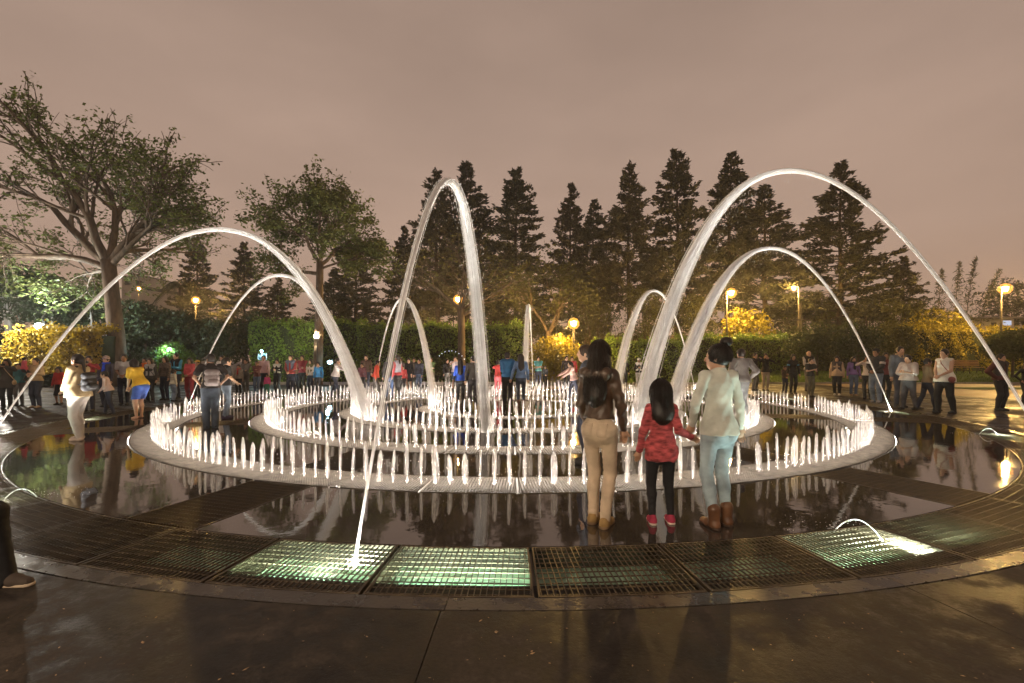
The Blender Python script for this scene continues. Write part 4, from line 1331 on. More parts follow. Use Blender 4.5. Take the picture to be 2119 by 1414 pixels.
windows(root, (-1.9, -0.4, 1.1), [3 + 2.1 * k for k in range(8)], 1.05, 1.3, 0, mat=pbr('window_pale', (0.30, 0.30, 0.36), 0.3, 0.3))
d = 120
root = empty('apartment_block', (X(860, d), d, 0), label='pale far building low behind the left end of the long hedge', cat='building')
a2 = Acc(); a2.box((-4.5, 0, 0), (4.5, 8, Z(630, d))); a2.build('wall', M_GREY, root)
a2 = Acc(); a2.box((-4.7, -0.2, Z(630, d)), (4.7, 8.1, Z(630, d) + 0.4)); a2.build('roof', M_ROOF, root)
windows(root, (-3, -1, 1, 3), (Z(645, d), Z(662, d)), 1.1, 1.2, 0)
d = 46
root = empty('house', (X(2068, d), d, 0), label='small flat-roofed house behind the right street lamp', cat='house')
a2 = Acc(); a2.box((-1.9, 0, 0), (1.5, 5, Z(660, d))); a2.box((1.5, 0.6, 0), (5.5, 5, Z(664, d) - 0.5)); a2.build('wall', M_WHITE, root)
a2 = Acc(); a2.box((-2.1, -0.5, Z(660, d)), (2.1, 5.2, Z(660, d) + 0.18)); a2.build('roof', M_GREY, root)
windows(root, (-0.6,), (Z(683, d),), 0.6, 0.75, 0)
windows(root, (0.75,), (Z(674, d),), 0.9, 0.5, 0, mat=emis('lit_window', (0.75, 0.8, 1.0), 0.7))
a2 = Acc(); a2.lathe([(0.02, Z(655, d)), (0.42, Z(655, d)), (0.42, Z(648, d)), (0.15, Z(641, d)), (0.02, Z(640, d))], 12, c=(-1.6, 2, 0)); a2.build('water_tank', M_GREY, root, True)
d = 44
root = empty('garden_wall', (X(1370, d), d, 0), label='low brown boundary wall behind the lit hedge', cat='wall')
a2 = Acc(); a2.box((-7.5, 0, 0), (7.0, 0.25, Z(697, d))); a2.build('wall_panel', pbr('brown_wall', (0.14, 0.10, 0.07), 0.9, 0.2, 1.0), root)
a2 = Acc(); a2.box((-7.6, -0.06, Z(697, d)), (7.1, 0.31, Z(697, d) + 0.12)); a2.build('coping', M_ROOF, root)

# ---- park bench
M_SLAT = pbr('bench_slat', (0.42, 0.24, 0.10), 0.4, 0.3, 3, stretch=(0.3, 4, 4))
M_IRON = pbr('cast_iron', (0.02, 0.02, 0.02), 0.45, 0.3)
d = 32.5
bz = float(zl(np.array(30.0), np.array(d)))
root = empty('park_bench', (X(1999, d), d, bz), R_(-6), label='wooden slatted park bench with black iron legs on the right lawn', cat='bench')
for i in range(4):
    a2 = Acc(); a2.box((-1.0, -0.30 + i * 0.115, 0.43), (1.0, -0.205 + i * 0.115, 0.46)); a2.build('seat_slat', M_SLAT, root)
for i in range(4):
    z = 0.53 + i * 0.11
    a2 = Acc(); a2.box((-1.0, 0.155 + i * 0.028, z), (1.0, 0.185 + i * 0.028, z + 0.085)); a2.build('back_slat', M_SLAT, root)
for x in (-0.85, 0, 0.85):
    a2 = Acc()
    a2.tube(np.array([[x, -0.32, 0], [x, -0.24, 0.2], [x, -0.3, 0.42]]), 0.03, 6); a2.tube(np.array([[x, 0.26, 0], [x, 0.14, 0.22], [x, 0.2, 0.45], [x, 0.30, 0.95]]), 0.03, 6)
    a2.tube(np.array([[x, -0.3, 0.40], [x, 0.19, 0.40]]), 0.025, 6); a2.tube(np.array([[x, -0.24, 0.2], [x, -0.05, 0.3], [x, 0.14, 0.22]]), 0.018, 6)
    a2.build('leg', M_IRON, root, True)

# ================================================================== people
def smin(a, b, k):
    if k <= 0: return np.minimum(a, b)
    h = np.maximum(k - np.abs(a - b), 0) / k
    return np.minimum(a, b) - h * h * k * 0.25

def V(*a): return np.array(a, float)

class Field:
    """signed distance field of rounded cones and ellipsoids, turned into one closed surface"""
    def __init__(self): self.ops = []
    def cone(self, p0, p1, r0, r1, k=0.02, f=1.0, fz=1.0): self.ops.append(('c', V(*p0), V(*p1), r0, r1, k, f, fz)); return self
    def ell(self, c, r, k=0.02, M=None): self.ops.append(('e', V(*c), V(*r), k, M)); return self
    def sub(self, c, r, M=None): self.ops.append(('s', V(*c), V(*r), 0, M)); return self
    def plane(self, p, n): self.ops.append(('p', V(*p), V(*n) / np.linalg.norm(n))); return self     # keeps the side n points to
    def mesh(self, name, mats, res, smooth=True, wob=0.0, wscale=9.0, seed=0):
        lo = np.full(3, 1e9); hi = np.full(3, -1e9)
        for o in self.ops:
            if o[0] == 'c':
                r = max(o[3], o[4]) + 0.03
                lo = np.minimum(lo, np.minimum(o[1], o[2]) - r); hi = np.maximum(hi, np.maximum(o[1], o[2]) + r)
            elif o[0] == 'e':
                r = o[2].max() if o[4] is not None else o[2]
                lo = np.minimum(lo, o[1] - r - 0.03); hi = np.maximum(hi, o[1] + r + 0.03)
        n = np.ceil((hi - lo) / res).astype(int) + 2
        ax = [lo[i] + res * np.arange(n[i]) for i in range(3)]
        F = np.full(n, 1.0)
        for o in self.ops:
            if o[0] == 'p':
                d = (ax[0][:, None, None] - o[1][0]) * o[2][0] + (ax[1][None, :, None] - o[1][1]) * o[2][1] + (ax[2][None, None, :] - o[1][2]) * o[2][2]
                F = np.maximum(F, -d); continue
            if o[0] == 'c':
                r = max(o[3], o[4]) * 1.02 + o[5] + 2.5 * res
                a = np.minimum(o[1], o[2]) - r; b = np.maximum(o[1], o[2]) + r
            else:
                r = (o[2].max() if o[4] is not None else o[2]) + (o[3] if o[0] == 'e' else 0) + 2.5 * res
                a = o[1] - r; b = o[1] + r
            s = [slice(max(0, int((a[i] - lo[i]) / res)), min(n[i], int((b[i] - lo[i]) / res) + 2)) for i in range(3)]
            gx, gy, gz = np.meshgrid(ax[0][s[0]], ax[1][s[1]], ax[2][s[2]], indexing='ij')
            if gx.size == 0: continue
            if o[0] == 'c':
                f, fz = o[6], o[7]
                p0, p1 = o[1], o[2]
                sc = V(1, 1 / f, 1)
                P0 = p0 * sc; BA = p1 * sc - P0
                pax = gx - P0[0]; pay = gy / f - P0[1]; paz = gz - P0[2]
                t = np.clip((pax * BA[0] + pay * BA[1] + paz * BA[2]) / (BA @ BA + 1e-12), 0, 1)
                d = np.sqrt((pax - t * BA[0]) ** 2 + (pay - t * BA[1]) ** 2 + (paz - t * BA[2]) ** 2) - (o[3] + (o[4] - o[3]) * t)
                F[s[0], s[1], s[2]] = smin(F[s[0], s[1], s[2]], d, o[5])
            else:
                x, y, z = gx - o[1][0], gy - o[1][1], gz - o[1][2]
                if o[4] is not None:
                    M = o[4]
                    x, y, z = M[0, 0] * x + M[1, 0] * y + M[2, 0] * z, M[0, 1] * x + M[1, 1] * y + M[2, 1] * z, M[0, 2] * x + M[1, 2] * y + M[2, 2] * z
                rx, ry, rz = o[2]
                k0 = np.sqrt((x / rx) ** 2 + (y / ry) ** 2 + (z / rz) ** 2)
                k1 = np.sqrt((x / rx ** 2) ** 2 + (y / ry ** 2) ** 2 + (z / rz ** 2) ** 2) + 1e-9
                d = k0 * (k0 - 1) / k1
                if o[0] == 's': F[s[0], s[1], s[2]] = np.maximum(F[s[0], s[1], s[2]], -d)
                else: F[s[0], s[1], s[2]] = smin(F[s[0], s[1], s[2]], d, o[3])
        if wob:
            rg = np.random.default_rng(seed); 
            gx, gy, gz = np.meshgrid(*ax, indexing='ij')
            for i in range(5):
                kv = rg.normal(0, 1, 3) * wscale * (1 + 0.6 * i) * [1.0, 1.0, 1.5]
                F = F + wob / (1 + 0.6 * i) * np.sin(gx * kv[0] + gy * kv[1] + gz * kv[2] + rg.uniform(0, 6.28))
        # surface nets
        ins = F < 0
        cs = np.zeros(n - 1, int)
        for i in (0, 1):
            for j in (0, 1):
                for k in (0, 1):
                    cs += ins[i:n[0] - 1 + i, j:n[1] - 1 + j, k:n[2] - 1 + k]
        act = (cs > 0) & (cs < 8)
        idx = np.full(n - 1, -1, int)
        ci = np.argwhere(act)
        idx[act] = np.arange(len(ci))
        if len(ci) == 0: return None
        acc = np.zeros((len(ci), 3)); cnt = np.zeros(len(ci))
        cor = [(i, j, k) for i in (0, 1) for j in (0, 1) for k in (0, 1)]
        for c0 in cor:
            for axis in range(3):
                if c0[axis] == 1: continue
                c1 = list(c0); c1[axis] = 1
                f0 = F[ci[:, 0] + c0[0], ci[:, 1] + c0[1], ci[:, 2] + c0[2]]
                f1 = F[ci[:, 0] + c1[0], ci[:, 1] + c1[1], ci[:, 2] + c1[2]]
                cr = (f0 < 0) != (f1 < 0)
                t = np.where(cr, f0 / np.where(cr, f0 - f1, 1), 0)
                p = np.tile(np.array(c0, float), (len(ci), 1)); p[:, axis] = t
                acc += p * cr[:, None]; cnt += cr
        vv = lo + res * (ci + acc / cnt[:, None])
        quads = []
        for axis in range(3):
            a1, a2 = (axis + 1) % 3, (axis + 2) % 3
            sl0 = [slice(None)] * 3; sl1 = [slice(None)] * 3
            sl0[axis] = slice(0, -1); sl1[axis] = slice(1, None)
            A = ins[tuple(sl0)]; B = ins[tuple(sl1)]
            e = np.argwhere(A != B)
            e = e[(e[:, a1] > 0) & (e[:, a2] > 0) & (e[:, a1] < n[a1] - 1) & (e[:, a2] < n[a2] - 1)]
            if len(e) == 0: continue
            fl = A[e[:, 0], e[:, 1], e[:, 2]]
            q = []
            for d1, d2 in ((-1, -1), (0, -1), (0, 0), (-1, 0)):
                g = e.copy(); g[:, a1] += d1; g[:, a2] += d2
                q.append(idx[g[:, 0], g[:, 1], g[:, 2]])
            q = np.stack(q, -1)
            q[~fl] = q[~fl][:, ::-1]
            quads.append(q)
        q = np.concatenate(quads); q = q[(q >= 0).all(1)]
        a = Acc(); a.add(vv, q)
        return a.mesh(name, mats, smooth)

SKIN = {}
def skin(tone):
    c = {0: (0.50, 0.31, 0.21), 1: (0.40, 0.235, 0.15), 2: (0.30, 0.17, 0.105)}[tone]
    return pbr('skin_%d' % tone, c, 0.5, 0.10, 12)
def cloth(c, kind='cloth'):
    nm = '%s_%02d_%02d_%02d' % (kind, int(c[0] * 99), int(c[1] * 99), int(c[2] * 99))
    if kind == 'leather':
        return pbr(nm, c, 0.44, 0.45, 6, bump=0.5, bscale=15, dist=0.012, rough_var=0.1, spec=0.5)
    if kind == 'shiny':
        return pbr(nm, c, 0.32, 0.25, 6, bump=0.8, bscale=11, dist=0.02)
    if kind == 'denim':
        return pbr(nm, c, 0.8, 0.40, 4, bump=0.5, bscale=14, dist=0.012)
    if kind == 'knit':
        return pbr(nm, c, 0.9, 0.55, 14, bump=0.5, bscale=24, dist=0.01, stretch=(1, 1, 2.5))
    return pbr(nm, c, 0.8, 0.22, 5, bump=0.55, bscale=12, dist=0.014)
HAIRM = lambda c: pbr('hair_%02d_%02d' % (int(c[0] * 999), int(c[1] * 999)), c, 0.5, 0.5, 40, bump=0.4, bscale=90, stretch=(1, 1, 0.12), dist=0.004)
BLACKHAIR = (0.014, 0.010, 0.008)
BROWNHAIR = (0.035, 0.020, 0.012)

def ik(a, t, l1, l2, pole):
    d = t - a; L = np.linalg.norm(d)
    if L > (l1 + l2) * 0.995:
        t = a + d / L * (l1 + l2) * 0.995; d = t - a; L = np.linalg.norm(d)
    if L < abs(l1 - l2) + 0.02: L = abs(l1 - l2) + 0.02
    u = d / (np.linalg.norm(d) + 1e-9)
    x = (l1 * l1 - l2 * l2 + L * L) / (2 * L)
    h = math.sqrt(max(l1 * l1 - x * x, 0))
    p = pole - pole.dot(u) * u; p /= np.linalg.norm(p) + 1e-9
    return a + u * x + p * h, t

ARMS = {  # hand targets for a figure 1.7 m tall (x to its left, -y ahead), right hand then left hand, elbow pole
    'hang':   ((-0.25, -0.05, 0.80), (0.25, -0.05, 0.80)),
    'cross':  ((0.10, -0.22, 1.14), (-0.10, -0.24, 1.10)),
    'photo':  ((-0.07, -0.30, 1.46), (0.07, -0.30, 1.46)),
    'chest':  ((-0.05, -0.26, 1.20), (0.05, -0.26, 1.18)),
    'belly':  ((-0.04, -0.24, 1.00), (0.05, -0.24, 1.00)),
    'pocket': ((-0.20, -0.10, 0.86), (0.20, -0.10, 0.86)),
    'hips':   ((-0.19, -0.02, 0.99), (0.19, -0.02, 0.99)),
    'back':   ((-0.06, 0.16, 0.92), (0.06, 0.16, 0.92)),
    'reach':  ((-0.22, -0.62, 1.22), (0.16, -0.60, 1.12)),
    'onehold': ((-0.25, -0.04, 0.80), (0.05, -0.24, 1.15)),
}

def person(label, loc, H, face, spec, res=0.017, scale_w=1.0):
    """face: heading in degrees, 0 looks at the camera, 180 away, 90 to the right"""
    s = H / 1.7
    child = H < 1.35
    fem = spec.get('fem', False)
    w = spec.get('w', 1.0) * scale_w
    lean = R_(spec.get('lean', 0)); drop = spec.get('drop', 0.0); twist = R_(spec.get('twist', 0))
    hy = R_(spec.get('head', 0)); nod = R_(spec.get('nod', 0))
    root = empty('person', (loc[0], loc[1], loc[2] if len(loc) > 2 else 0.0), R_(face), label=label, cat='person', group='people around the fountain')
    up = V(0, -math.sin(lean), math.cos(lean)); fwd = V(0, -math.cos(lean), -math.sin(lean))
    hip = V(0, spec.get('hipy', 0.0), 0.90 - drop)
    rt = V(-math.cos(twist), -math.sin(twist) * math.cos(lean), -math.sin(twist) * math.sin(lean))
    sw = spec.get('sw', 0.152 if fem else 0.180) * (0.5 + 0.5 * w) * (0.9 if child else 1)
    sc_ = hip + up * 0.505; neck = hip + up * 0.565
    hs = 1.2 if child else 1.06                     # children carry larger heads
    headv = V(0, -math.sin(lean * 0.5 + nod), math.cos(lean * 0.5 + nod))
    hc = neck + headv * (0.115 * (0.92 if child else 1)) + V(0, -0.02, 0)
    shR = sc_ + rt * sw; shL = sc_ - rt * sw
    hw_ = 0.092
    hipR = hip + V(-hw_, 0, 0); hipL = hip + V(hw_, 0, 0)
    fR = V(*spec.get('footR', (-0.085, 0.0, 0.0))); fL = V(*spec.get('footL', (0.085, 0.0, 0.0)))
    aR = fR + V(0, 0.02, 0.075); aL = fL + V(0, 0.02, 0.075)
    kR, aR = ik(hipR, aR, 0.425, 0.415, V(-0.05, -1, 0)); kL, aL = ik(hipL, aL, 0.425, 0.415, V(0.05, -1, 0))
    hR, hL = [V(*x) for x in (spec['hands'] if 'hands' in spec else ARMS[spec.get('arms', 'hang')])]
    if lean and 'hands' not in spec:
        for hnd in (hR, hL):
            rel = hnd - hip - V(0, 0, 0)
            y, z = rel[1], rel[2]
            hnd[1] = hip[1] + y * math.cos(lean) - z * math.sin(lean); hnd[2] = hip[2] + y * math.sin(lean) * -1 * -1 + z * math.cos(lean)
    if drop and 'hands' not in spec: hR[2] -= drop; hL[2] -= drop
    poleR = V(*spec.get('poleR', (-0.8, 0.7, -0.5))); poleL = V(*spec.get('poleL', (0.8, 0.7, -0.5)))
    eR, hR = ik(shR, hR, 0.285, 0.255, poleR); eL, hL = ik(shL, hL, 0.285, 0.255, poleL)
    def S(p): return p * s
    ch, sh_ = math.cos(hy), math.sin(hy)
    HM = np.array([[ch, -sh_, 0], [sh_, ch, 0], [0, 0, 1.0]])        # head turned about the vertical
    def HD(x, y, z): return hc + HM @ (V(x, y, z) * hs)
    # --- body, one continuous surface
    b = Field()
    lg = 0.84 if spec.get('bottom', 'trousers') in ('trousers', 'leggings') else 0.97
    am = 0.84 if spec.get('sleeve', 'long') == 'long' else 0.97
    b.cone(S(hip + V(0, 0, -0.02)), S(hip + up * 0.16), 0.122 * s * w, 0.096 * s * w, 0.04, 0.62)
    b.cone(S(hip + up * 0.16), S(hip + up * 0.40), 0.096 * s * w, 0.120 * s * (0.5 + 0.5 * w), 0.05, 0.64)
    b.cone(S(shR * 0.9 + sc_ * 0.1), S(shL * 0.9 + sc_ * 0.1), 0.046 * s, 0.046 * s, 0.04)
    b.cone(S(sc_ + up * 0.01), S(hc + V(0, 0.012, -0.03)), 0.053 * s, 0.047 * s, 0.03)
    b.ell(S(hc), V(0.073, 0.092, 0.112) * s * hs, 0.02, HM)
    b.ell(S(HD(0, -0.028, -0.060)), V(0.052, 0.060, 0.058) * s * hs, 0.02, HM)
    b.cone(S(HD(0, -0.088, 0.008)), S(HD(0, -0.100, -0.022)), 0.010 * s, 0.015 * s, 0.012)
    for sg in (-1, 1): b.ell(S(HD(sg * 0.075, 0.008, -0.008)), V(0.011, 0.020, 0.030) * s * hs, 0.006, HM)
    for sg, sh, el, ha in ((-1, shR, eR, hR), (1, shL, eL, hL)):
        b.cone(S(sh), S(el), 0.042 * s * w * am, 0.034 * s * w * am, 0.03); b.cone(S(el), S(ha), 0.035 * s * w * am, 0.024 * s, 0.015)
        fd = ha - el; fd /= np.linalg.norm(fd)
        sd = np.cross(fd, V(0, -1, 0.2)); sd /= np.linalg.norm(sd) + 1e-9
        nn = np.cross(fd, sd)
        b.ell(S(ha + fd * 0.045), V(0.040, 0.040, 0.040) * s * V(0.95, 0.7, 1.15), 0.015)
        for q, (o, L) in enumerate(((-0.030, 0.062), (-0.010, 0.074), (0.010, 0.070), (0.029, 0.054))):
            k0 = ha + fd * 0.078 + sd * o; k1 = k0 + fd * L * 0.55 - nn * 0.010 * sg; k2 = k1 + fd * L * 0.4 - nn * 0.022 * sg
            b.cone(S(k0), S(k1), 0.0095 * s, 0.009 * s, 0.004); b.cone(S(k1), S(k2), 0.009 * s, 0.0075 * s, 0.003)
        t0 = ha + fd * 0.030 + sd * 0.034 * (1 if sg < 0 else -1); t1 = t0 + fd * 0.040 + sd * 0.020 * (1 if sg < 0 else -1)
        b.cone(S(t0), S(t1), 0.0115 * s, 0.009 * s, 0.006)
    for hp, kn, an, ft in ((hipR, kR, aR, fR), (hipL, kL, aL, fL)):
        b.cone(S(hp), S(kn), 0.080 * s * w * lg, 0.050 * s * w * lg, 0.03)
        mid = kn * 0.68 + an * 0.32 + V(0, 0.018, 0)
        b.cone(S(kn), S(mid), 0.049 * s * w * lg, 0.052 * s * w * lg, 0.02); b.cone(S(mid), S(an), 0.052 * s * w * lg, 0.033 * s * lg, 0.02)
        b.cone(S(an + V(0, 0.02, -0.035)), S(an + V(0, -0.06, -0.048)), 0.034 * s, 0.030 * s, 0.02); b.cone(S(an + V(0, -0.06, -0.05)), S(an + V(0, -0.135, -0.056)), 0.032 * s, 0.020 * s, 0.02)
    link('body', b.mesh('body', skin(spec.get('tone', 1)), res), root)
    # --- face
    if spec.get('face', True):
        for sg in (-1, 1):
            e_ = Acc(); c = S(HD(sg * 0.030, -0.086, 0.010))
            e_.add(OCT * V(0.012, 0.005, 0.006) * s * hs + c, t=OCF); e_.build('eye', pbr('eye_dark', (0.02, 0.015, 0.012), 0.2, 0.1), root, True)
        e_ = Acc(); e_.add(OCT * V(0.022, 0.006, 0.006) * s * hs + S(HD(0, -0.086, -0.052)), t=OCF); e_.build('mouth', pbr('lips', (0.28, 0.10, 0.08), 0.5, 0.1), root, True)
    # --- trousers, shorts, skirt
    bt = spec.get('bottom', 'trousers'); bc = spec.get('bcol', (0.03, 0.035, 0.05)); bk = spec.get('bkind', 'denim')
    g = spec.get('loose', 0.010)
    waist = hip + up * 0.13
    if bt in ('trousers', 'shorts', 'leggings'):
        t = Field()
        t.cone(S(hip + V(0, 0, -0.03)), S(hip + up * 0.15), (0.145 + g * 0.5) * s * w, (0.118 + g * 0.4) * s * w, 0.04, 0.70)
        if fem or spec.get('seat', 0):
            for sg in (-1, 1): t.ell(S(hip + V(sg * 0.065, 0.055, -0.03)), V(0.085, 0.075, 0.09) * s * w, 0.04)
        t.plane(S(waist), -up)
        for hp, kn, an in ((hipR, kR, aR), (hipL, kL, aL)):
            t.cone(S(hp), S(kn), (0.081 + g) * s * w, (0.055 + g) * s * w, 0.035)
            if bt == 'trousers':
                end = an + V(0, 0, -0.035 if g > 0.012 else 0.0)
                mid = kn * 0.66 + end * 0.34 + V(0, 0.014, 0)
                t.cone(S(kn), S(mid), (0.055 + g) * s * w, (0.054 + g) * s * w, 0.02); t.cone(S(mid), S(end), (0.054 + g) * s * w, (0.038 + g * 1.5) * s, 0.02)
            elif bt == 'leggings':
                mid = kn * 0.68 + an * 0.32 + V(0, 0.018, 0)
                t.cone(S(kn), S(mid), 0.054 * s * w, 0.057 * s * w, 0.02); t.cone(S(mid), S(an), 0.057 * s * w, 0.038 * s, 0.02)
        if bt == 'shorts':
            t.plane(S((kR + kL) / 2 + V(0, 0, 0.06)), V(0, 0, 1))
        tro = link(bt, t.mesh(bt, cloth(bc, bk), res, wob=0.0016 if res < 0.012 else 0.0, wscale=26, seed=3), root)
        if res < 0.01 and fem and bt == 'trousers':
            for sg in (-1, 1):
                pk = Field(); pk.ell(S(hip + V(sg * 0.065, 0.055, -0.03)), V(0.085, 0.075, 0.09) * s * w + 0.0065, 0.0); pk.ell(S(hip + V(sg * 0.06, 0.03, 0.06)), V(0.085, 0.075, 0.09) * s * w, 0.03)
                c_ = hip + V(sg * 0.070, 0.10, 0.02)
                pk.plane(S(c_ + V(-0.048, 0, 0)), V(1, 0, 0)); pk.plane(S(c_ + V(0.048, 0, 0)), V(-1, 0, 0)); pk.plane(S(c_ + V(0, 0, -0.075)), V(0, 0, 1)); pk.plane(S(c_ + V(0, 0, 0.045)), V(0, 0, -1)); pk.plane(S(c_ + V(0, -0.04, 0)), V(0, 1, 0))
                pm = pk.mesh('pocket', cloth(tuple(x * 0.88 for x in bc), bk), 0.006)
                if pm: link('pocket', pm, tro)
    elif bt in ('skirt', 'dress'):
        t = Field(); hem = spec.get('hem', 0.50)
        t.cone(S(waist), S(V(hip[0], hip[1], hem - 0.12)), 0.125 * s * w, 0.215 * s * w, 0.04, 0.75)
        t.plane(S(V(0, 0, hem)), V(0, 0, 1)); t.plane(S(waist + up * 0.02), -up)
        link('skirt', t.mesh('skirt', cloth(bc, 'cloth'), res), root)
    # --- shoes
    if not spec.get('barefoot'):
        shc = spec.get('shoes', (0.03, 0.03, 0.03)); boot = spec.get('boots', False)
        for an in (aR, aL):
            f = Field()
            f.cone(S(an + V(0, 0.03, -0.035)), S(an + V(0, -0.07, -0.040)), 0.043 * s, 0.042 * s, 0.02); f.cone(S(an + V(0, -0.07, -0.042)), S(an + V(0, -0.155, -0.050)), 0.042 * s, 0.032 * s, 0.02)
            f.cone(S(an + V(0, 0.01, -0.03)), S(an + V(0, 0.006, 0.10 if boot else 0.012)), 0.045 * s, (0.058 if boot else 0.042) * s, 0.02)
            f.plane(S(an + V(0, 0, -0.0745)), V(0, 0, 1))
            so = link('shoe', f.mesh('shoe', cloth(shc, 'leather' if boot else 'cloth'), min(res, 0.012)), root)
            if res < 0.012:
                f = Field()
                f.cone(S(an + V(0, 0.032, -0.060)), S(an + V(0, -0.158, -0.060)), 0.046 * s, 0.036 * s, 0.01); f.plane(S(an + V(0, 0, -0.0765)), V(0, 0, 1)); f.plane(S(an + V(0, 0, -0.052)), V(0, 0, -1))
                link('sole', f.mesh('sole', cloth(spec.get('sole', (0.30, 0.24, 0.17))), res), so)
    # --- top
    tc = spec.get('tcol', (0.1, 0.1, 0.1)); tk = spec.get('tkind', 'cloth'); th = spec.get('thick', 0.012); hem = spec.get('them', 0.02)
    if bt == 'dress': tc = spec.get('tcol', bc)
    t = Field()
    low = hip + up * (hem - 0.03)
    fl = spec.get('flare', 0.0)
    if hem < 0.05: t.cone(S(low), S(hip + up * 0.02), (0.171 + th + fl) * s * w, (0.169 + th + fl * 0.7) * s * w, 0.03, 0.78)
    t.cone(S(hip + up * max(hem - 0.03, 0.02)), S(hip + up * 0.17), (0.152 + th + fl) * s * w, (0.112 + th + fl * 0.5) * s * w, 0.05, 0.70)
    t.cone(S(hip + up * 0.17), S(hip + up * 0.41), (0.112 + th + fl * 0.5) * s * w, (0.136 + th * 0.8) * s * (0.5 + 0.5 * w), 0.05, 0.70)
    if fem and not child:
        for sg in (-1, 1): t.ell(S(hip + up * 0.36 - rt * sg * 0.065 + fwd * 0.075), V(0.062, 0.055, 0.058) * s, 0.04)
    if hem < 0.07 and (fem or spec.get('seat', 0)):
        for sg in (-1, 1): t.ell(S(hip + V(sg * 0.065, 0.055, -0.03)), V(0.093 + th, 0.082 + th, 0.09 + th) * s * w, 0.04)
    if spec.get('belly'):
        t.ell(S(hip + up * 0.15 + fwd * 0.06), V(0.13, 0.12, 0.14) * s * spec['belly'], 0.05)
    t.plane(S(hip + up * hem), up)
    t.cone(S(shR * 0.92 + sc_ * 0.08), S(shL * 0.92 + sc_ * 0.08), (0.050 + th * 0.6) * s, (0.050 + th * 0.6) * s, 0.04)
    t.cone(S(sc_), S(sc_ + up * 0.055), 0.075 * s, 0.062 * s, 0.03, 0.9)
    sl = spec.get('sleeve', 'long')
    for sh, el, ha in ((shR, eR, hR), (shL, eL, hL)):
        if sl == 'long':
            t.cone(S(sh), S(el), (0.045 + th * 0.8) * s * w, (0.038 + th * 0.8) * s * w, 0.03); t.cone(S(el), S(el * 0.04 + ha * 0.96), (0.038 + th * 0.8) * s * w, (0.029 + th * 0.7) * s, 0.015)
        elif sl == 'short':
            t.cone(S(sh), S(sh * 0.38 + el * 0.62), (0.052 + th) * s * w, (0.050 + th) * s * w, 0.03)
        elif sl == 'half':
            t.cone(S(sh), S(sh * 0.05 + el * 0.95), (0.050 + th) * s * w, (0.044 + th) * s * w, 0.03)
    t.sub(S(neck + up * 0.05 + V(0, -0.06, 0)), V(0.055, 0.07, 0.075) * s)
    tname = spec.get('tname', 'shirt')
    link(tname, t.mesh(tname, cloth(tc, tk), res, wob=spec.get('wob', 0.0035) if res < 0.012 else 0.0, wscale=22, seed=8), root)
    # --- open jacket, vest, scarf, stripe, backpack, bag
    if 'vest' in spec:
        v = Field(); th2 = th + 0.016
        v.cone(S(low + up * 0.02), S(hip + up * 0.17), (0.145 + th2) * s * w, (0.115 + th2) * s * w, 0.05, 0.72); v.cone(S(hip + up * 0.17), S(hip + up * 0.42), (0.115 + th2) * s * w, (0.135 + th2) * s * w, 0.05, 0.72)
        v.cone(S(shR * 0.75 + sc_ * 0.25), S(shL * 0.75 + sc_ * 0.25), (0.060 + th2) * s, (0.060 + th2) * s, 0.04)
        v.sub(S(hip + up * 0.30 + fwd * 0.24), V(0.05, 0.20, 0.34) * s)
        v.plane(S(hip + up * (hem + 0.01)), up)
        link('vest', v.mesh('vest', cloth(spec['vest'], spec.get('vkind', 'cloth')), res), root)
    if 'scarf' in spec:
        v = Field()
        for a in range(10):
            t0, t1 = a * 0.628, (a + 1) * 0.628
            v.cone(S(neck + V(0.085 * math.sin(t0), -0.085 * math.cos(t0), 0.01)), S(neck + V(0.085 * math.sin(t1), -0.085 * math.cos(t1), 0.01)), 0.032 * s, 0.032 * s, 0.01)
        v.cone(S(neck + fwd * 0.11), S(neck + fwd * 0.15 - up * 0.28), 0.035 * s, 0.045 * s, 0.02)
        link('scarf', v.mesh('scarf', cloth(spec['scarf'], 'knit'), res), root)
    if 'collar' in spec:
        v = Field()
        for sg in (-1, 1): v.cone(S(neck + V(sg * 0.03, -0.09, -0.06)), S(neck + V(sg * 0.085, 0.02, 0.02)), 0.022 * s, 0.026 * s, 0.01)
        v.cone(S(neck + V(-0.08, 0.03, 0.02)), S(neck + V(0.08, 0.03, 0.02)), 0.026 * s, 0.026 * s, 0.01)
        link('collar', v.mesh('collar', cloth(spec['collar'], 'knit'), res), root)
    if 'stripe' in spec:
        for sh, el in ((shR, eR), (shL, eL)):
            v = Field(); p0 = sh * 0.55 + el * 0.45; p1 = sh * 0.30 + el * 0.70
            v.cone(S(p0), S(p1), (0.052 + th) * s * w, (0.051 + th) * s * w, 0.01); v.plane(S(p0), p1 - p0); v.plane(S(p1), p0 - p1)
            link('sleeve_stripe', v.mesh('sleeve_stripe', cloth(spec['stripe']), res), root)
    if 'bands' in spec:
        for i in range(3):
            v = Field(); z0 = 0.14 + 0.10 * i
            v.cone(S(hip + up * (z0 - 0.05)), S(hip + up * (z0 + 0.09)), (0.131 + th) * s * w, (0.137 + th) * s * w, 0.03, 0.72); v.plane(S(hip + up * z0), up); v.plane(S(hip + up * (z0 + 0.04)), -up)
            link('stripe', v.mesh('stripe', cloth(spec['bands']), res), root)
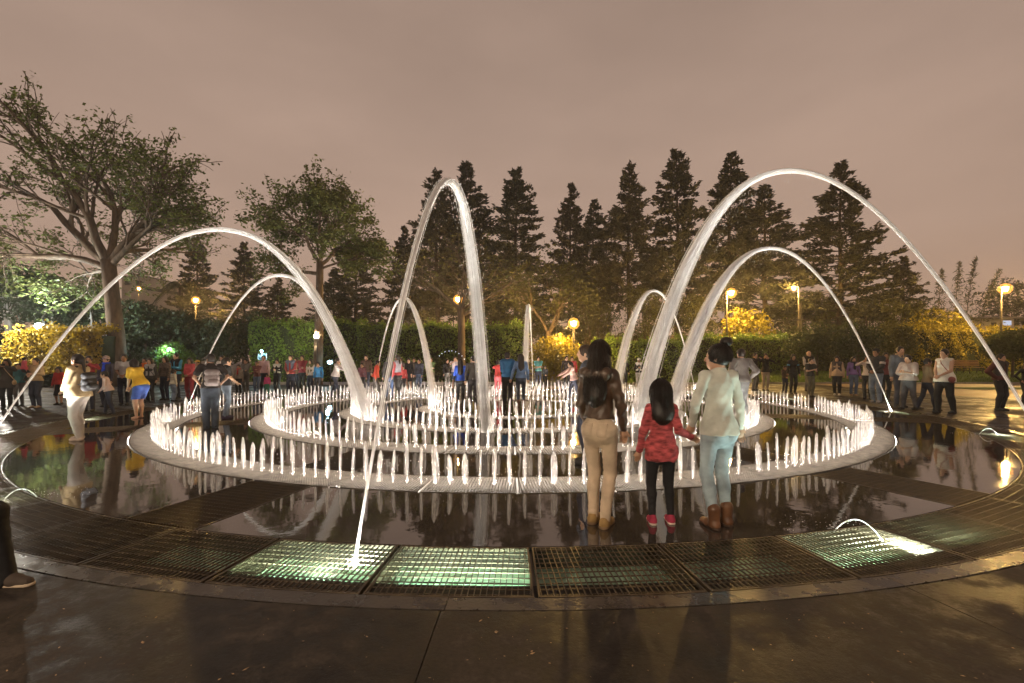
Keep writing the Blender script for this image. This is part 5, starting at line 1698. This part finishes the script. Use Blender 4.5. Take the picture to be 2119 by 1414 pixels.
    if 'pack' in spec:
        v = Field()
        bk_ = hip - fwd * 0.20 * 1.0
        for zz_ in (0.14, 0.26, 0.38): v.cone(S(bk_ + up * zz_ + V(-0.085, 0, 0)), S(bk_ + up * zz_ + V(0.085, 0, 0)), 0.070 * s, 0.070 * s, 0.03)
        v.cone(S(bk_ + up * 0.17 - fwd * 0.06 + V(-0.07, 0, 0)), S(bk_ + up * 0.17 - fwd * 0.06 + V(0.07, 0, 0)), 0.055 * s, 0.055 * s, 0.015)
        for sg in (-1, 1):
            a_, b_, c_ = sc_ + V(sg * 0.10, 0.06, 0.06), sc_ + V(sg * 0.115, -0.11, -0.02), hip + up * 0.22 + V(sg * 0.14, -0.06, 0)
            v.cone(S(a_), S(b_), 0.022 * s, 0.022 * s, 0.01); v.cone(S(b_), S(c_), 0.020 * s, 0.018 * s, 0.01); v.cone(S(c_), S(bk_ + up * 0.2 + V(sg * 0.1, 0, 0)), 0.016 * s, 0.016 * s, 0.01)
        link('backpack', v.mesh('backpack', cloth(spec['pack']), res), root)
    if 'bag' in spec:
        v = Field()
        v.ell(S(hip + V(0.20, -0.05, 0.0)), V(0.05, 0.11, 0.09) * s, 0.01)
        v.cone(S(hip + V(0.20, -0.03, 0.08)), S(sc_ + V(0.02, -0.15, -0.08)), 0.012 * s, 0.012 * s, 0.005); v.cone(S(sc_ + V(0.02, -0.15, -0.08)), S(sc_ + rt * 0.11 + up * 0.085), 0.012 * s, 0.012 * s, 0.005)
        link('shoulder_bag', v.mesh('shoulder_bag', cloth(spec['bag']), min(res, 0.012)), root)
    if 'hood' in spec:
        v = Field()
        v.cone(S(sc_ + V(-0.10, 0.085, 0.02)), S(sc_ + V(0.10, 0.085, 0.02)), 0.055 * s, 0.055 * s, 0.03); v.ell(S(sc_ + V(0, 0.095, -0.03)), V(0.115, 0.035, 0.075) * s, 0.03)
        for sg in (-1, 1): v.cone(S(sc_ + V(sg * 0.10, 0.08, 0.03)), S(sc_ + V(sg * 0.085, -0.06, 0.02)), 0.045 * s, 0.030 * s, 0.03)
        link('hood', v.mesh('hood', cloth(spec['hood'], tk), res, wob=0.006 if res < 0.012 else 0.0, wscale=16), root)
    if spec.get('phone'):
        a_ = Acc(); c = S((hR + hL) / 2 + V(0, -0.05, 0.06)); a_.box(c - V(0.075, 0.006, 0.04) * s, c + V(0.075, 0.006, 0.04) * s); a_.build('phone', pbr('phone_black', (0.02, 0.02, 0.02), 0.2, 0.1), root)
    if 'hoodup' in spec:
        v = Field()
        v.ell(S(HD(0, 0.014, 0.012)), V(0.098, 0.118, 0.130) * s * hs, 0.02, HM); v.cone(S(HD(0, 0.02, -0.04)), S(sc_ + V(0, 0.02, 0.0)), 0.10 * s * hs, 0.11 * s, 0.05, 0.9)
        v.sub(S(HD(0, -0.125, -0.02)), V(0.070, 0.075, 0.095) * s * hs, HM)
        link('hood', v.mesh('hood', cloth(spec['hoodup']), res, wob=0.005, wscale=24), root)
    # --- hair and headwear
    hr = spec.get('hair', 'short'); hcol = HAIRM(spec.get('hcol', BLACKHAIR))
    hres = min(res, 0.013)
    if hr != 'bald':
        h = Field()
        hv = spec.get('hvol', 1.08 if hr in ('long', 'halflong') else 1.0)
        h.ell(S(HD(0, 0.012, 0.018)), V(0.083, 0.102, 0.108) * s * hs * hv, 0.02, HM)
        h.sub(S(HD(0, -0.095, -0.045)), V(0.072, 0.070, 0.105) * s * hs, HM)
        if hr in ('short', 'cap', 'beanie'):
            h.sub(S(HD(0, 0.03, -0.150)), V(0.16, 0.16, 0.085) * s * hs, HM)
        if hr in ('long', 'halflong'):
            end = 0.30 if hr == 'long' else 0.15
            end = spec.get('hlen', end)
            h.cone(S(HD(0, 0.045, -0.02)), S(HD(0, 0.035, -0.05) + V(0, 0.075, -end) * 1.0), 0.088 * s * hs * hv, 0.085 * s * hs * hv, 0.04, 0.62)
            h.cone(S(HD(0, 0.02, -0.03) + V(0, 0.08, -end)), S(HD(0, 0.02, -0.03) + V(0.01, 0.085, -end - 0.10)), 0.085 * s * hs * hv, 0.045 * s * hv, 0.03, 0.5)
            for sg in (-1, 1): h.cone(S(HD(sg * 0.072, 0.0, 0.0)), S(HD(sg * 0.080, 0.012, -0.07 - end * 0.45)), 0.022 * s, 0.030 * s, 0.03)
        if hr == 'bun':
            h.sub(S(HD(0, 0.03, -0.19)), V(0.16, 0.16, 0.085) * s * hs, HM)
            h.ell(S(HD(-0.02, 0.07, 0.140)), V(0.056, 0.054, 0.046) * s, 0.010)
        if hr == 'tail':
            h.cone(S(HD(0, 0.10, 0.03)), S(HD(0, 0.13, -0.20)), 0.036 * s, 0.022 * s, 0.03)
        ho = link('hair', h.mesh('hair', hcol, hres, wob=0.002 if res < 0.012 else 0, wscale=30), root)
        if res < 0.01:
            st = Acc(); rg = np.random.default_rng(5)
            longh = hr == 'long'
            for i in range(800):
                th_ = rg.uniform(-2.2, 2.2); ea = 0.002 + abs(rg.normal(0, 0.005))
                ex = V(0.083, 0.102, 0.108) * hv
                pts = []
                for f_ in np.linspace(0.1, 1.75 if longh else 1.9, 7):
                    q_ = V(ex[0] * math.sin(f_) * math.sin(th_), 0.012 + ex[1] * math.sin(f_) * math.cos(th_), 0.018 + ex[2] * math.cos(f_)) * (1 + ea / 0.1)
                    pts.append(HD(*q_))
                if hr == 'bun':
                    d0 = V(math.sin(th_) * 0.98, math.cos(th_) * 0.98, rg.uniform(-0.55, 0.1)); d1 = V(0.0, 0.45, 0.89); pts = []
                    for f_ in np.linspace(0, 1, 7):
                        q_ = d0 * (1 - f_) + d1 * f_; q_ /= np.linalg.norm(q_)
                        pts.append(HD(*(V(0, 0.012, 0.018) + q_ * ex * (1 + ea / 0.1))))
                if longh:
                    e0 = pts[-1]; L_ = (spec.get('hlen', 0.30) + 0.10) * rg.uniform(0.55, 1.12)
                    sp_ = V(hc[0] + (e0[0] - hc[0]) * rg.uniform(0.55, 1.05), hc[1] + max(0.105 if 'hood' not in spec else 0.150, (e0[1] - hc[1])) + rg.uniform(-0.02, 0.02), 0)
                    for f_ in (0.35, 0.7, 1.0):
                        pts.append(V(e0[0] + (sp_[0] - e0[0]) * f_ + rg.normal(0, 0.004), e0[1] + (sp_[1] - e0[1]) * min(1, f_ * 1.3) + rg.normal(0, 0.004), e0[2] - L_ * f_))
                st.tube(np.array(pts) * s, np.linspace(0.0024, 0.0012, len(pts)) * s, 3, cap=False)
            tag(st.build('strands', hcol, ho, True), kind='stuff')
    if hr == 'cap':
        h = Field()
        h.ell(S(HD(0, 0.008, 0.045)), V(0.092, 0.112, 0.085) * s * hs, 0.01, HM); h.plane(S(HD(0, 0, 0.045)), V(0, 0, 1))
        h.ell(S(HD(0, -0.13, 0.052)), V(0.07, 0.075, 0.010) * s * hs, 0.01, HM)
        link('cap', h.mesh('cap', cloth(spec.get('capcol', (0.02, 0.02, 0.02))), hres), root)
    if hr == 'beanie':
        h = Field()
        h.ell(S(HD(0, 0.008, 0.040)), V(0.094, 0.114, 0.105) * s * hs, 0.01, HM); h.plane(S(HD(0, 0, 0.030)), V(0, 0, 1))
        h.ell(S(HD(0, 0.005, 0.042)), V(0.098, 0.118, 0.026) * s * hs, 0.01, HM)
        link('beanie', h.mesh('beanie', cloth(spec.get('capcol', (0.35, 0.28, 0.28)), 'knit'), hres), root)
    return root

def PG(px, fy, hy_):
    """standing place and height from the photograph's foot and head rows"""
    x, y = G(px, fy)
    return (x, y, 0.0), float(np.clip((fy - hy_) / (fy - HZ) * 1.5, 0.7, 1.92))

NV = (0.025, 0.03, 0.05); BK = (0.016, 0.016, 0.018); GY = (0.10, 0.095, 0.09); JEAN = (0.07, 0.10, 0.16); LJEAN = (0.16, 0.21, 0.28)
CRM = (0.55, 0.46, 0.34); WHT = (0.68, 0.66, 0.64); RED = (0.42, 0.035, 0.03); PNK = (0.55, 0.16, 0.18); TAN = (0.33, 0.23, 0.14); MAR = (0.20, 0.03, 0.035)

# --- the three in front
x, y = G(1240, 1087)
person('long-haired woman in a brown leather jacket and cream trousers standing with her back turned', (x, y, 0), 1.645, 146,
       dict(fem=True, w=0.94, tcol=(0.060, 0.034, 0.020), tkind='leather', tname='jacket', thick=0.014, them=0.105, flare=0.006, sw=0.142, hood=(0.070, 0.042, 0.025), bottom='trousers', bcol=(0.52, 0.41, 0.29), bkind='cloth', loose=0.007,
            shoes=(0.30, 0.19, 0.07), sole=(0.20, 0.13, 0.07), hair='long', hlen=0.30, hcol=(0.020, 0.012, 0.008), arms='pocket', hands=((-0.185, -0.13, 0.90), (0.17, -0.12, 0.90)), poleR=(-0.8, 0.9, -0.2), poleL=(0.5, 0.9, -0.3), head=6,
            footR=(-0.065, 0.0, 0), footL=(0.075, -0.05, 0), face=False, wob=0.0035), res=0.0085)
x, y = G(1368, 1083)
person('little girl in a red patterned sweater and black leggings holding the hand of a woman', (x, y, 0), 1.275, 178,
       dict(fem=True, w=0.98, tcol=(0.36, 0.065, 0.070), tkind='knit', tname='sweater', thick=0.016, them=-0.12, flare=0.006, bottom='leggings', bcol=(0.012, 0.012, 0.014), bkind='cloth', shoes=(0.36, 0.03, 0.07), sole=(0.6, 0.5, 0.42),
            hair='long', hlen=0.17, hvol=1.22, hcol=(0.012, 0.008, 0.007), hands=((-0.36, 0.0, 1.06), (0.27, -0.02, 0.83)), poleR=(-0.2, 0.5, -1.0), footR=(-0.12, -0.03, 0), footL=(0.11, 0.0, 0), face=False), res=0.0075)
x, y = G(1487, 1088)
person('woman in a white long-sleeved blouse, pale blue jeans and brown boots, hair in a bun', (x, y, 0), 1.635, 192,
       dict(fem=True, w=1.0, tcol=(0.50, 0.52, 0.46), tname='blouse', thick=0.006, them=-0.035, flare=0.0, sw=0.148, bottom='trousers', bcol=(0.30, 0.38, 0.42), bkind='denim', loose=0.003, boots=True, shoes=(0.13, 0.060, 0.028), sole=(0.05, 0.03, 0.02),
            hair='bun', hands=((-0.32, -0.10, 0.86), (0.225, -0.085, 0.945)), poleR=(-0.8, 0.5, -0.2), head=38, footR=(-0.08, -0.02, 0), footL=(0.09, 0.03, 0), tone=1, hvol=1.0, wob=0.0022), res=0.0085)

# --- stepping into the picture at the left edge
person('person in black trousers stepping in from the left edge, only the lower leg in view', (-3.86, 3.12, 0), 1.72, 90,
       dict(w=1.0, tcol=BK, bcol=(0.010, 0.010, 0.011), bkind='cloth', loose=0.016, shoes=(0.05, 0.035, 0.025), sole=(0.45, 0.36, 0.26), drop=0.36, footR=(-0.10, -0.50, 0), footL=(0.10, 0.30, 0), lean=0, arms='back', hair='short'), res=0.011)

ROWS = [
 # label, px, foot row, head row, heading, spec, finer?
 ('woman in dark clothes with a beige bag strap taking a picture at the left edge', 14, 846, 744, 30, dict(fem=True, tcol=(0.05, 0.045, 0.04), tname='coat', them=-0.18, thick=0.02, arms='photo', phone=True, bag=(0.45, 0.33, 0.2), bcol=BK, hair='halflong')),
 ('person in a teal shirt behind the dark-clothed woman at the left edge', 40, 840, 752, 20, dict(tcol=(0.05, 0.16, 0.17), sleeve='short', bcol=GY)),
 ('woman in a beige top carrying a small child in pink', 75, 844, 741, 8, dict(fem=True, tcol=(0.42, 0.32, 0.18), hands=((-0.02, -0.27, 1.10), (0.10, -0.27, 1.16)), bcol=NV, hair='tail', w=1.08, shoes=TAN)),
 ('child in a red hooded top standing left of the woman in white trousers', 122, 838, 760, 12, dict(tcol=(0.50, 0.04, 0.03), bcol=BK, bottom='skirt', hem=0.42, hair='halflong', fem=True)),
 ('large woman in a cream jacket and white trousers with a black backpack, facing left', 162, 911, 734, -86, dict(fem=True, w=1.16, tcol=(0.36, 0.28, 0.16), tname='jacket', thick=0.022, them=-0.04, flare=0.02, bcol=(0.40, 0.37, 0.34), bkind='cloth', loose=0.012, shoes=(0.5, 0.42, 0.35), pack=BK, hair='tail', arms='belly', seat=1, footR=(-0.10, -0.06, 0), footL=(0.10, 0.08, 0), tone=0)),
 ('person in a dark red jacket raising both arms behind the cream-jacketed woman', 184, 852, 737, 30, dict(tcol=(0.26, 0.03, 0.035), tname='jacket', arms='photo', phone=True, bcol=NV)),
 ('child in a dusty pink top right of the cream-jacketed woman', 226, 858, 768, -60, dict(tcol=(0.46, 0.33, 0.29), lean=12, bcol=NV, w=1.15, arms='belly', footR=(-0.1, -0.16, 0), footL=(0.1, 0.14, 0))),
 ('boy in a striped beanie and bright blue scarf', 220, 842, 738, 10, dict(tcol=(0.05, 0.05, 0.08), hair='beanie', scarf=(0.02, 0.06, 0.55), bcol=NV, arms='pocket')),
 ('man in a pale grey t-shirt behind the woman in yellow', 257, 838, 734, 25, dict(tcol=(0.45, 0.44, 0.43), sleeve='short', bcol=NV, arms='belly')),
 ('barefoot woman in a yellow top and blue shorts leaning forward, facing left', 286, 866, 742, -92, dict(fem=True, w=1.25, tcol=(0.60, 0.38, 0.03), sleeve='short', thick=0.018, bottom='shorts', bcol=(0.04, 0.09, 0.34), bkind='cloth', loose=0.022, barefoot=True, lean=20, hipy=0.09, hair='long', arms='belly', seat=1, tone=0)),
 ('man with an orange scarf right of the woman in yellow', 300, 830, 741, 10, dict(tcol=(0.10, 0.07, 0.05), scarf=(0.55, 0.12, 0.02), bcol=BK)),
 ('woman in an open grey cardigan and black clothes left of the kerb shrub', 311, 833, 742, 5, dict(fem=True, tcol=(0.03, 0.03, 0.03), vest=(0.30, 0.29, 0.28), them=-0.08, bcol=BK, bag=BK, hair='halflong')),
 ('woman in a grey-brown sweater next to the man in the open black jacket', 342, 828, 738, 0, dict(fem=True, tcol=(0.13, 0.105, 0.085), tkind='knit', bcol=NV, hair='halflong', arms='pocket')),
 ('man in an open black jacket over a bright blue t-shirt below the lit sign', 365, 826, 731, -8, dict(tcol=(0.05, 0.28, 0.45), vest=BK, bcol=NV, arms='chest')),
 ('small child in a cream striped sweater and jeans in front of the black jacket man', 359, 831, 765, 150, dict(tcol=(0.45, 0.42, 0.33), bands=(0.30, 0.24, 0.17), bcol=LJEAN, w=1.2)),
 ('woman in a pink-red sweatshirt and red trousers left of the man with grey backpack', 393, 826, 741, 5, dict(fem=True, tcol=(0.45, 0.07, 0.08), bcol=(0.30, 0.03, 0.04), bkind='cloth', loose=0.02, hair='halflong', arms='belly')),
 ('woman in a yellow cap and beige top half hidden by the man in black', 409, 822, 746, 0, dict(fem=True, tcol=(0.40, 0.33, 0.24), hair='cap', capcol=(0.55, 0.33, 0.03), bcol=BK, arms='belly')),
 ('man in a black t-shirt and jeans with a grey backpack standing among the rings', 436, 886, 733, 222, dict(tcol=(0.022, 0.018, 0.018), sleeve='short', thick=0.018, bcol=(0.045, 0.06, 0.085), loose=0.022, pack=(0.20, 0.17, 0.17), shoes=BK, arms='hips', hands=((-0.19, -0.03, 0.99), (0.19, -0.03, 0.99)), poleR=(-1, 0.7, -0.3), poleL=(1, 0.7, -0.3), w=1.06, head=25)),
 ('woman in a black t-shirt and light jeans beside the man with grey backpack', 468, 866, 740, 140, dict(fem=True, tcol=(0.020, 0.020, 0.022), sleeve='short', bcol=LJEAN, loose=0.006, shoes=(0.04, 0.03, 0.06), hair='tail', arms='belly', w=1.05, footR=(-0.1, 0.06, 0), footL=(0.1, -0.06, 0))),
 ('man in a white top behind the woman in black t-shirt', 460, 822, 736, 0, dict(tcol=WHT, bcol=NV)),
 ('boy in a red and grey hooded top in the back row', 494, 818, 755, 4, dict(tcol=(0.22, 0.18, 0.14), scarf=(0.40, 0.05, 0.05), bcol=BK)),
 ('man in a grey zipped hooded top with arms crossed', 509, 816, 743, 0, dict(tcol=(0.13, 0.125, 0.115), hood=(0.13, 0.125, 0.115), arms='cross', bcol=GY, w=1.05)),
 ('boy in a dark red striped sweater and jeans with folded arms', 532, 818, 747, 0, dict(tcol=(0.13, 0.05, 0.045), bands=(0.40, 0.24, 0.16), arms='cross', bcol=JEAN)),
 ('man in a pale pink shirt behind the boy in the striped sweater', 546, 815, 736, 0, dict(tcol=(0.58, 0.40, 0.40), bcol=NV, w=1.1)),
 ('toddler in a bright pink top and green trousers', 553, 818, 775, 0, dict(tcol=(0.50, 0.07, 0.20), bcol=(0.03, 0.14, 0.09), bkind='cloth', w=1.25, fem=True)),
 ('woman in a white cropped jacket over black clothes in the back row', 574, 816, 744, 2, dict(fem=True, tcol=BK, vest=(0.60, 0.60, 0.55), arms='chest', bcol=BK, hair='bun')),
 ('youth in a denim vest over a red printed shirt in the back row', 602, 820, 735, 0, dict(tcol=(0.26, 0.04, 0.04), vest=(0.11, 0.14, 0.20), vkind='denim', arms='belly', bcol=NV, w=1.05)),
 ('long-haired woman just behind the youth in the denim vest', 613, 813, 741, -10, dict(fem=True, tcol=(0.22, 0.14, 0.09), hair='halflong', bcol=NV)),
 ('man in a maroon top right of the denim-vested youth', 626, 814, 735, -6, dict(tcol=(0.26, 0.04, 0.055), arms='cross', bcol=BK)),
 ('woman in an olive vest with white sleeves', 643, 816, 744, -12, dict(fem=True, tcol=(0.55, 0.48, 0.42), vest=(0.12, 0.12, 0.05), arms='belly', bcol=NV, hair='long')),
 ('boy in a bright blue zipped jacket with white collar', 659, 817, 750, -6, dict(tcol=(0.03, 0.17, 0.36), collar=(0.6, 0.6, 0.6), bcol=BK)),
 ('woman in a pale grey top running right with both arms stretched out', 694, 824, 741, 85, dict(fem=True, tcol=(0.42, 0.38, 0.37), thick=0.025, flare=0.04, arms='reach', bcol=NV, hair='tail', footR=(-0.1, -0.20, 0), footL=(0.1, 0.22, 0), lean=10, tone=0)),
 ('boy at the left of the red-jacketed group behind the jets', 749, 814, 752, 5, dict(tcol=(0.12, 0.04, 0.05), bcol=BK)),
 ('man in a brown jacket behind the person in bright red', 758, 812, 735, 0, dict(tcol=(0.11, 0.07, 0.05), bcol=NV)),
 ('person in a bright red-orange jacket walking behind the far jets', 777, 822, 746, 100, dict(tcol=(0.55, 0.07, 0.04), tname='jacket', thick=0.028, w=1.15, bcol=GY, footR=(-0.1, -0.22, 0), footL=(0.1, 0.20, 0), lean=8)),
 ('woman in a shiny black jacket and blue jeans, back turned, behind the far jets', 805, 826, 738, 185, dict(fem=True, tcol=(0.030, 0.030, 0.032), tkind='shiny', tname='jacket', thick=0.025, bcol=(0.05, 0.09, 0.20), hair='short')),
 ('girl in a red and grey jacket and black leggings next to the shiny black jacket', 823, 826, 735, -120, dict(fem=True, tcol=(0.48, 0.06, 0.07), vest=(0.30, 0.29, 0.33), bottom='leggings', bcol=BK, hair='tail', footR=(-0.1, 0.0, 0), footL=(0.1, 0.2, 0))),
 ('child in a red top behind the girl in red and grey', 834, 814, 757, 0, dict(tcol=(0.34, 0.035, 0.035), bcol=BK)),
 ('woman with loose hair looking over behind the girl in red and grey', 829, 809, 741, 0, dict(fem=True, tcol=(0.16, 0.12, 0.12), hair='halflong', bcol=BK)),
 ('woman in a black knee-length dress in the back row', 846, 812, 742, 2, dict(fem=True, tcol=BK, bottom='dress', bcol=BK, hem=0.55, hair='halflong', tone=0)),
 ('man in a dark brown jacket right of the woman in black dress', 857, 808, 741, 0, dict(tcol=(0.08, 0.06, 0.045), vest=(0.05, 0.045, 0.04), bcol=BK)),
 ('man in a dark blue jacket and jeans under the small left arch', 868, 812, 743, -20, dict(tcol=(0.035, 0.04, 0.06), bcol=JEAN, arms='pocket')),
 ('man in a green sweater and grey trousers standing alone before the hedge', 892, 808, 740, 2, dict(tcol=(0.11, 0.20, 0.07), tkind='knit', arms='cross', bcol=(0.20, 0.19, 0.17), bkind='cloth', tone=0, hair='short', hcol=BROWNHAIR)),
 ('woman in a black top and grey trousers left of the man in white t-shirt', 925, 806, 743, 40, dict(fem=True, tcol=BK, bcol=GY, hair='tail')),
 ('man in a white t-shirt and blue shorts raising his arms before the hedge', 941, 808, 738, 20, dict(tcol=(0.55, 0.48, 0.50), sleeve='short', arms='photo', bottom='shorts', bcol=JEAN)),
 ('long-haired woman in a bright blue sweatshirt and black leggings seen from behind', 953, 839, 744, 182, dict(fem=True, tcol=(0.025, 0.09, 0.52), thick=0.022, flare=0.012, bottom='leggings', bcol=BK, hair='long', arms='chest', face=False)),
 ('man in a dark grey jacket and trousers beside the woman in bright blue', 979, 842, 737, 196, dict(tcol=(0.045, 0.043, 0.040), tname='jacket', thick=0.018, bcol=(0.030, 0.030, 0.034), bkind='cloth', loose=0.010, hair='short', head=40)),
 ('person in a beige shirt behind the dark grey jacket man', 998, 806, 745, 30, dict(tcol=(0.40, 0.34, 0.28), bcol=GY)),
 ('person in a yellow top behind the dark grey jacket man', 988, 803, 742, 0, dict(fem=True, tcol=(0.45, 0.34, 0.06), bcol=BK)),
 ('woman in a red shirt and pink trousers with a black belt bag', 1030, 818, 747, 170, dict(fem=True, tcol=(0.55, 0.06, 0.055), sleeve='short', bcol=(0.55, 0.10, 0.12), bkind='cloth', arms='photo', hair='bun', bag=BK)),
 ('man in a blue and white jacket and dark cap seen from behind', 1050, 840, 730, 172, dict(tcol=(0.025, 0.12, 0.26), tname='jacket', thick=0.022, vest=(0.02, 0.10, 0.22), bcol=BK, bkind='cloth', hair='cap', capcol=BK, arms='belly', loose=0.014, w=1.05)),
 ('long-haired woman in a blue denim jacket and jeans seen from behind', 1078, 841, 733, 186, dict(fem=True, tcol=(0.10, 0.17, 0.30), tkind='denim', tname='jacket', thick=0.018, bcol=(0.05, 0.06, 0.09), loose=0.004, shoes=(0.10, 0.05, 0.03), boots=True, hair='long', hlen=0.26, hands=((-0.25, -0.05, 0.80), (0.33, -0.02, 0.86)), face=False)),
 ('man in a teal t-shirt and jeans standing by the dark shrubbery', 1114, 804, 738, 4, dict(tcol=(0.10, 0.34, 0.30), sleeve='short', arms='cross', bcol=NV)),
 ('person sitting low beside the man in teal', 1128, 803, 757, 4, dict(tcol=(0.06, 0.06, 0.07), bcol=BK, arms='belly')),
 ('person in a dark jacket beside the post lamp', 1172, 806, 737, 10, dict(tcol=(0.05, 0.04, 0.04), bcol=BK)),
 ('person in a red top just left of the post lamp', 1184, 806, 738, -20, dict(tcol=(0.40, 0.04, 0.04), bcol=BK)),
 ('person in a pale pink jacket running left by the right far jets', 1188, 832, 748, -80, dict(fem=True, tcol=(0.58, 0.38, 0.33), tname='jacket', thick=0.03, flare=0.03, arms='reach', lean=14, bcol=NV, hair='tail', footR=(-0.1, -0.25, 0), footL=(0.1, 0.25, 0.02))),
 ('woman in a white hat and pale jeans behind the small right arch', 1322, 806, 742, -10, dict(fem=True, tcol=BK, vest=WHT, hair='beanie', capcol=(0.62, 0.60, 0.55), bcol=(0.45, 0.44, 0.42), arms='chest')),
 ('man in a dark suit jacket and white shirt behind the falling water', 1347, 806, 733, 5, dict(tcol=(0.62, 0.60, 0.56), vest=(0.025, 0.028, 0.045), bcol=BK, bkind='cloth')),
 ('person in dark clothes left of the long-haired woman under the far arch', 1292, 802, 742, 0, dict(tcol=BK, bcol=NV)),
 ('person in black with arms raised behind the silver-jacketed man', 1562, 809, 731, 20, dict(tcol=BK, arms='photo', phone=True, bcol=GY, shoes=BK)),
 ('person in a black top and beige trousers right of the silver-jacketed man', 1584, 809, 732, -15, dict(fem=True, tcol=BK, them=-0.05, bcol=(0.36, 0.29, 0.21), bkind='cloth', arms='photo', bag=BK)),
 ('child in dark clothes holding a light ball next to the woman in black', 1624, 813, 758, -8, dict(tcol=(0.07, 0.045, 0.03), bcol=NV, arms='belly')),
 ('woman in black with a turquoise shoulder badge beside the dark-clothed child', 1641, 815, 734, -6, dict(fem=True, tcol=(0.018, 0.017, 0.02), bcol=BK, hair='halflong', stripe=(0.06, 0.22, 0.36))),
 ('bald man in a black vest over a plaid shirt', 1673, 810, 723, 0, dict(tcol=(0.42, 0.38, 0.34), vest=(0.02, 0.018, 0.018), hair='bald', arms='chest', bcol=GY, tone=0, w=1.05)),
 ('man in a dark polo shirt and olive trousers before the bald man', 1677, 822, 742, 4, dict(tcol=(0.03, 0.028, 0.03), sleeve='short', arms='chest', bcol=(0.12, 0.115, 0.08), bkind='cloth', hair='short')),
 ('woman in a dark cardigan over a beige top, white shoes', 1732, 818, 738, -40, dict(fem=True, w=1.15, tcol=(0.42, 0.30, 0.19), vest=(0.055, 0.045, 0.045), them=-0.06, belly=0.9, bcol=BK, bkind='cloth', shoes=(0.6, 0.56, 0.5), hair='halflong')),
 ('long-haired girl in a purple hooded top and jeans', 1766, 819, 739, -18, dict(fem=True, tcol=(0.17, 0.10, 0.26), bcol=JEAN, hair='long', shoes=TAN, scarf=(0.02, 0.02, 0.025))),
 ('woman in a white top and black trousers behind the man in the cap', 1795, 826, 736, -50, dict(fem=True, tcol=(0.55, 0.48, 0.42), bcol=BK, arms='photo', hair='long')),
 ('man in a black cap and dark jacket with white sleeve stripes and pale jeans', 1813, 833, 722, -62, dict(tcol=(0.022, 0.024, 0.035), tname='jacket', thick=0.022, stripe=(0.55, 0.50, 0.48), hair='cap', arms='belly', bcol=LJEAN, loose=0.014, shoes=(0.30, 0.28, 0.27), w=1.08)),
 ('man in a dark red jacket partly behind the man in the cap', 1832, 829, 730, -20, dict(tcol=(0.13, 0.03, 0.03), bcol=BK)),
 ('tall man in a denim jacket with a fleece collar', 1862, 843, 711, -6, dict(tcol=(0.11, 0.12, 0.14), tkind='denim', tname='jacket', thick=0.022, collar=(0.42, 0.32, 0.20), bcol=(0.06, 0.07, 0.10), loose=0.014, w=1.08, tone=0)),
 ('woman in a loose white top in front of the tall denim-jacketed man', 1880, 848, 736, -70, dict(fem=True, w=1.15, tcol=(0.44, 0.38, 0.35), sleeve='half', thick=0.03, flare=0.03, arms='chest', bcol=(0.09, 0.09, 0.10), footR=(-0.1, -0.15, 0), footL=(0.1, 0.15, 0), hair='tail')),
 ('person in dark trousers and a brown top walking left of the white tank top', 1918, 850, 742, 70, dict(tcol=(0.22, 0.15, 0.08), bcol=NV, arms='belly', footR=(-0.1, -0.2, 0), footL=(0.1, 0.2, 0))),
 ('woman in a white tank top and black trousers facing left', 1955, 856, 723, -78, dict(fem=True, w=1.18, tcol=(0.66, 0.64, 0.58), sleeve='none', thick=0.016, flare=0.02, them=-0.06, arms='belly', bcol=BK, bkind='cloth', hair='short', bag=(0.25, 0.08, 0.07), loose=0.012, footR=(-0.1, -0.1, 0), footL=(0.1, 0.14, 0), tone=0)),
 ('man in a dark jacket over a dark red top walking near the right edge', 2070, 850, 733, 10, dict(tcol=(0.08, 0.025, 0.022), vest=(0.045, 0.04, 0.035), thick=0.03, w=1.12, arms='hips', bcol=BK)),
 ('person in black at the right edge of the picture', 2122, 838, 752, 0, dict(tcol=BK, bcol=BK, arms='hips')),
]
for lab, px, fy, hy_, fc, sp in ROWS:
    loc, H = PG(px, fy, hy_)
    d = loc[1]
    sp.setdefault('tone', int(RNG.integers(0, 3)))
    person(lab, loc, H, fc, sp, res=0.0125 if d < 12 else (0.015 if d < 17 else 0.019))
# child on the arm of the woman in beige
loc, H = PG(75, 844, 741)
person('small child in a pink jacket carried by the woman in beige', (loc[0] - 0.12, loc[1] - 0.24, 0.80), 0.80, 150,
       dict(tcol=(0.45, 0.08, 0.11), bcol=BK, w=1.2, thick=0.03, hair='short', footR=(-0.14, -0.05, 0.12), footL=(0.14, -0.05, 0.12), drop=0.05), res=0.017)
# the man half hidden behind the long-haired woman, and the man in the silver jacket
person('man in a dark jacket half hidden behind the long-haired woman, face in profile', (X(1213, 6.6), 6.6, 0), 1.71, -100,
       dict(tcol=(0.07, 0.08, 0.10), tname='jacket', bcol=NV, hair='short', hcol=BROWNHAIR, tone=0), res=0.012)
person('man in a shiny silver-grey jacket seen from behind at the right', (X(1534, 11.2), 11.2, 0), 1.77, 184,
       dict(tcol=(0.16, 0.15, 0.145), tkind='shiny', tname='jacket', thick=0.028, flare=0.015, bcol=(0.16, 0.17, 0.18), hair='short', arms='hips', w=1.1, face=False), res=0.0125)

# ================================================================== night haze over the park
m, n, l = new_mat('night_haze')
out = n.new('ShaderNodeOutputMaterial')
v = n.new('ShaderNodeVolumePrincipled')
v.inputs['Color'].default_value = (0.92, 0.88, 0.84, 1)
v.inputs['Density'].default_value = 0.0008
v.inputs['Anisotropy'].default_value = 0.6
l.new(v.outputs[0], out.inputs['Volume'])
a2 = Acc()
a2.box((-440, -440, -1.5), (440, 460, 27.0))
tag(a2.build('haze', m), 'thin night haze over the whole park', kind='stuff')
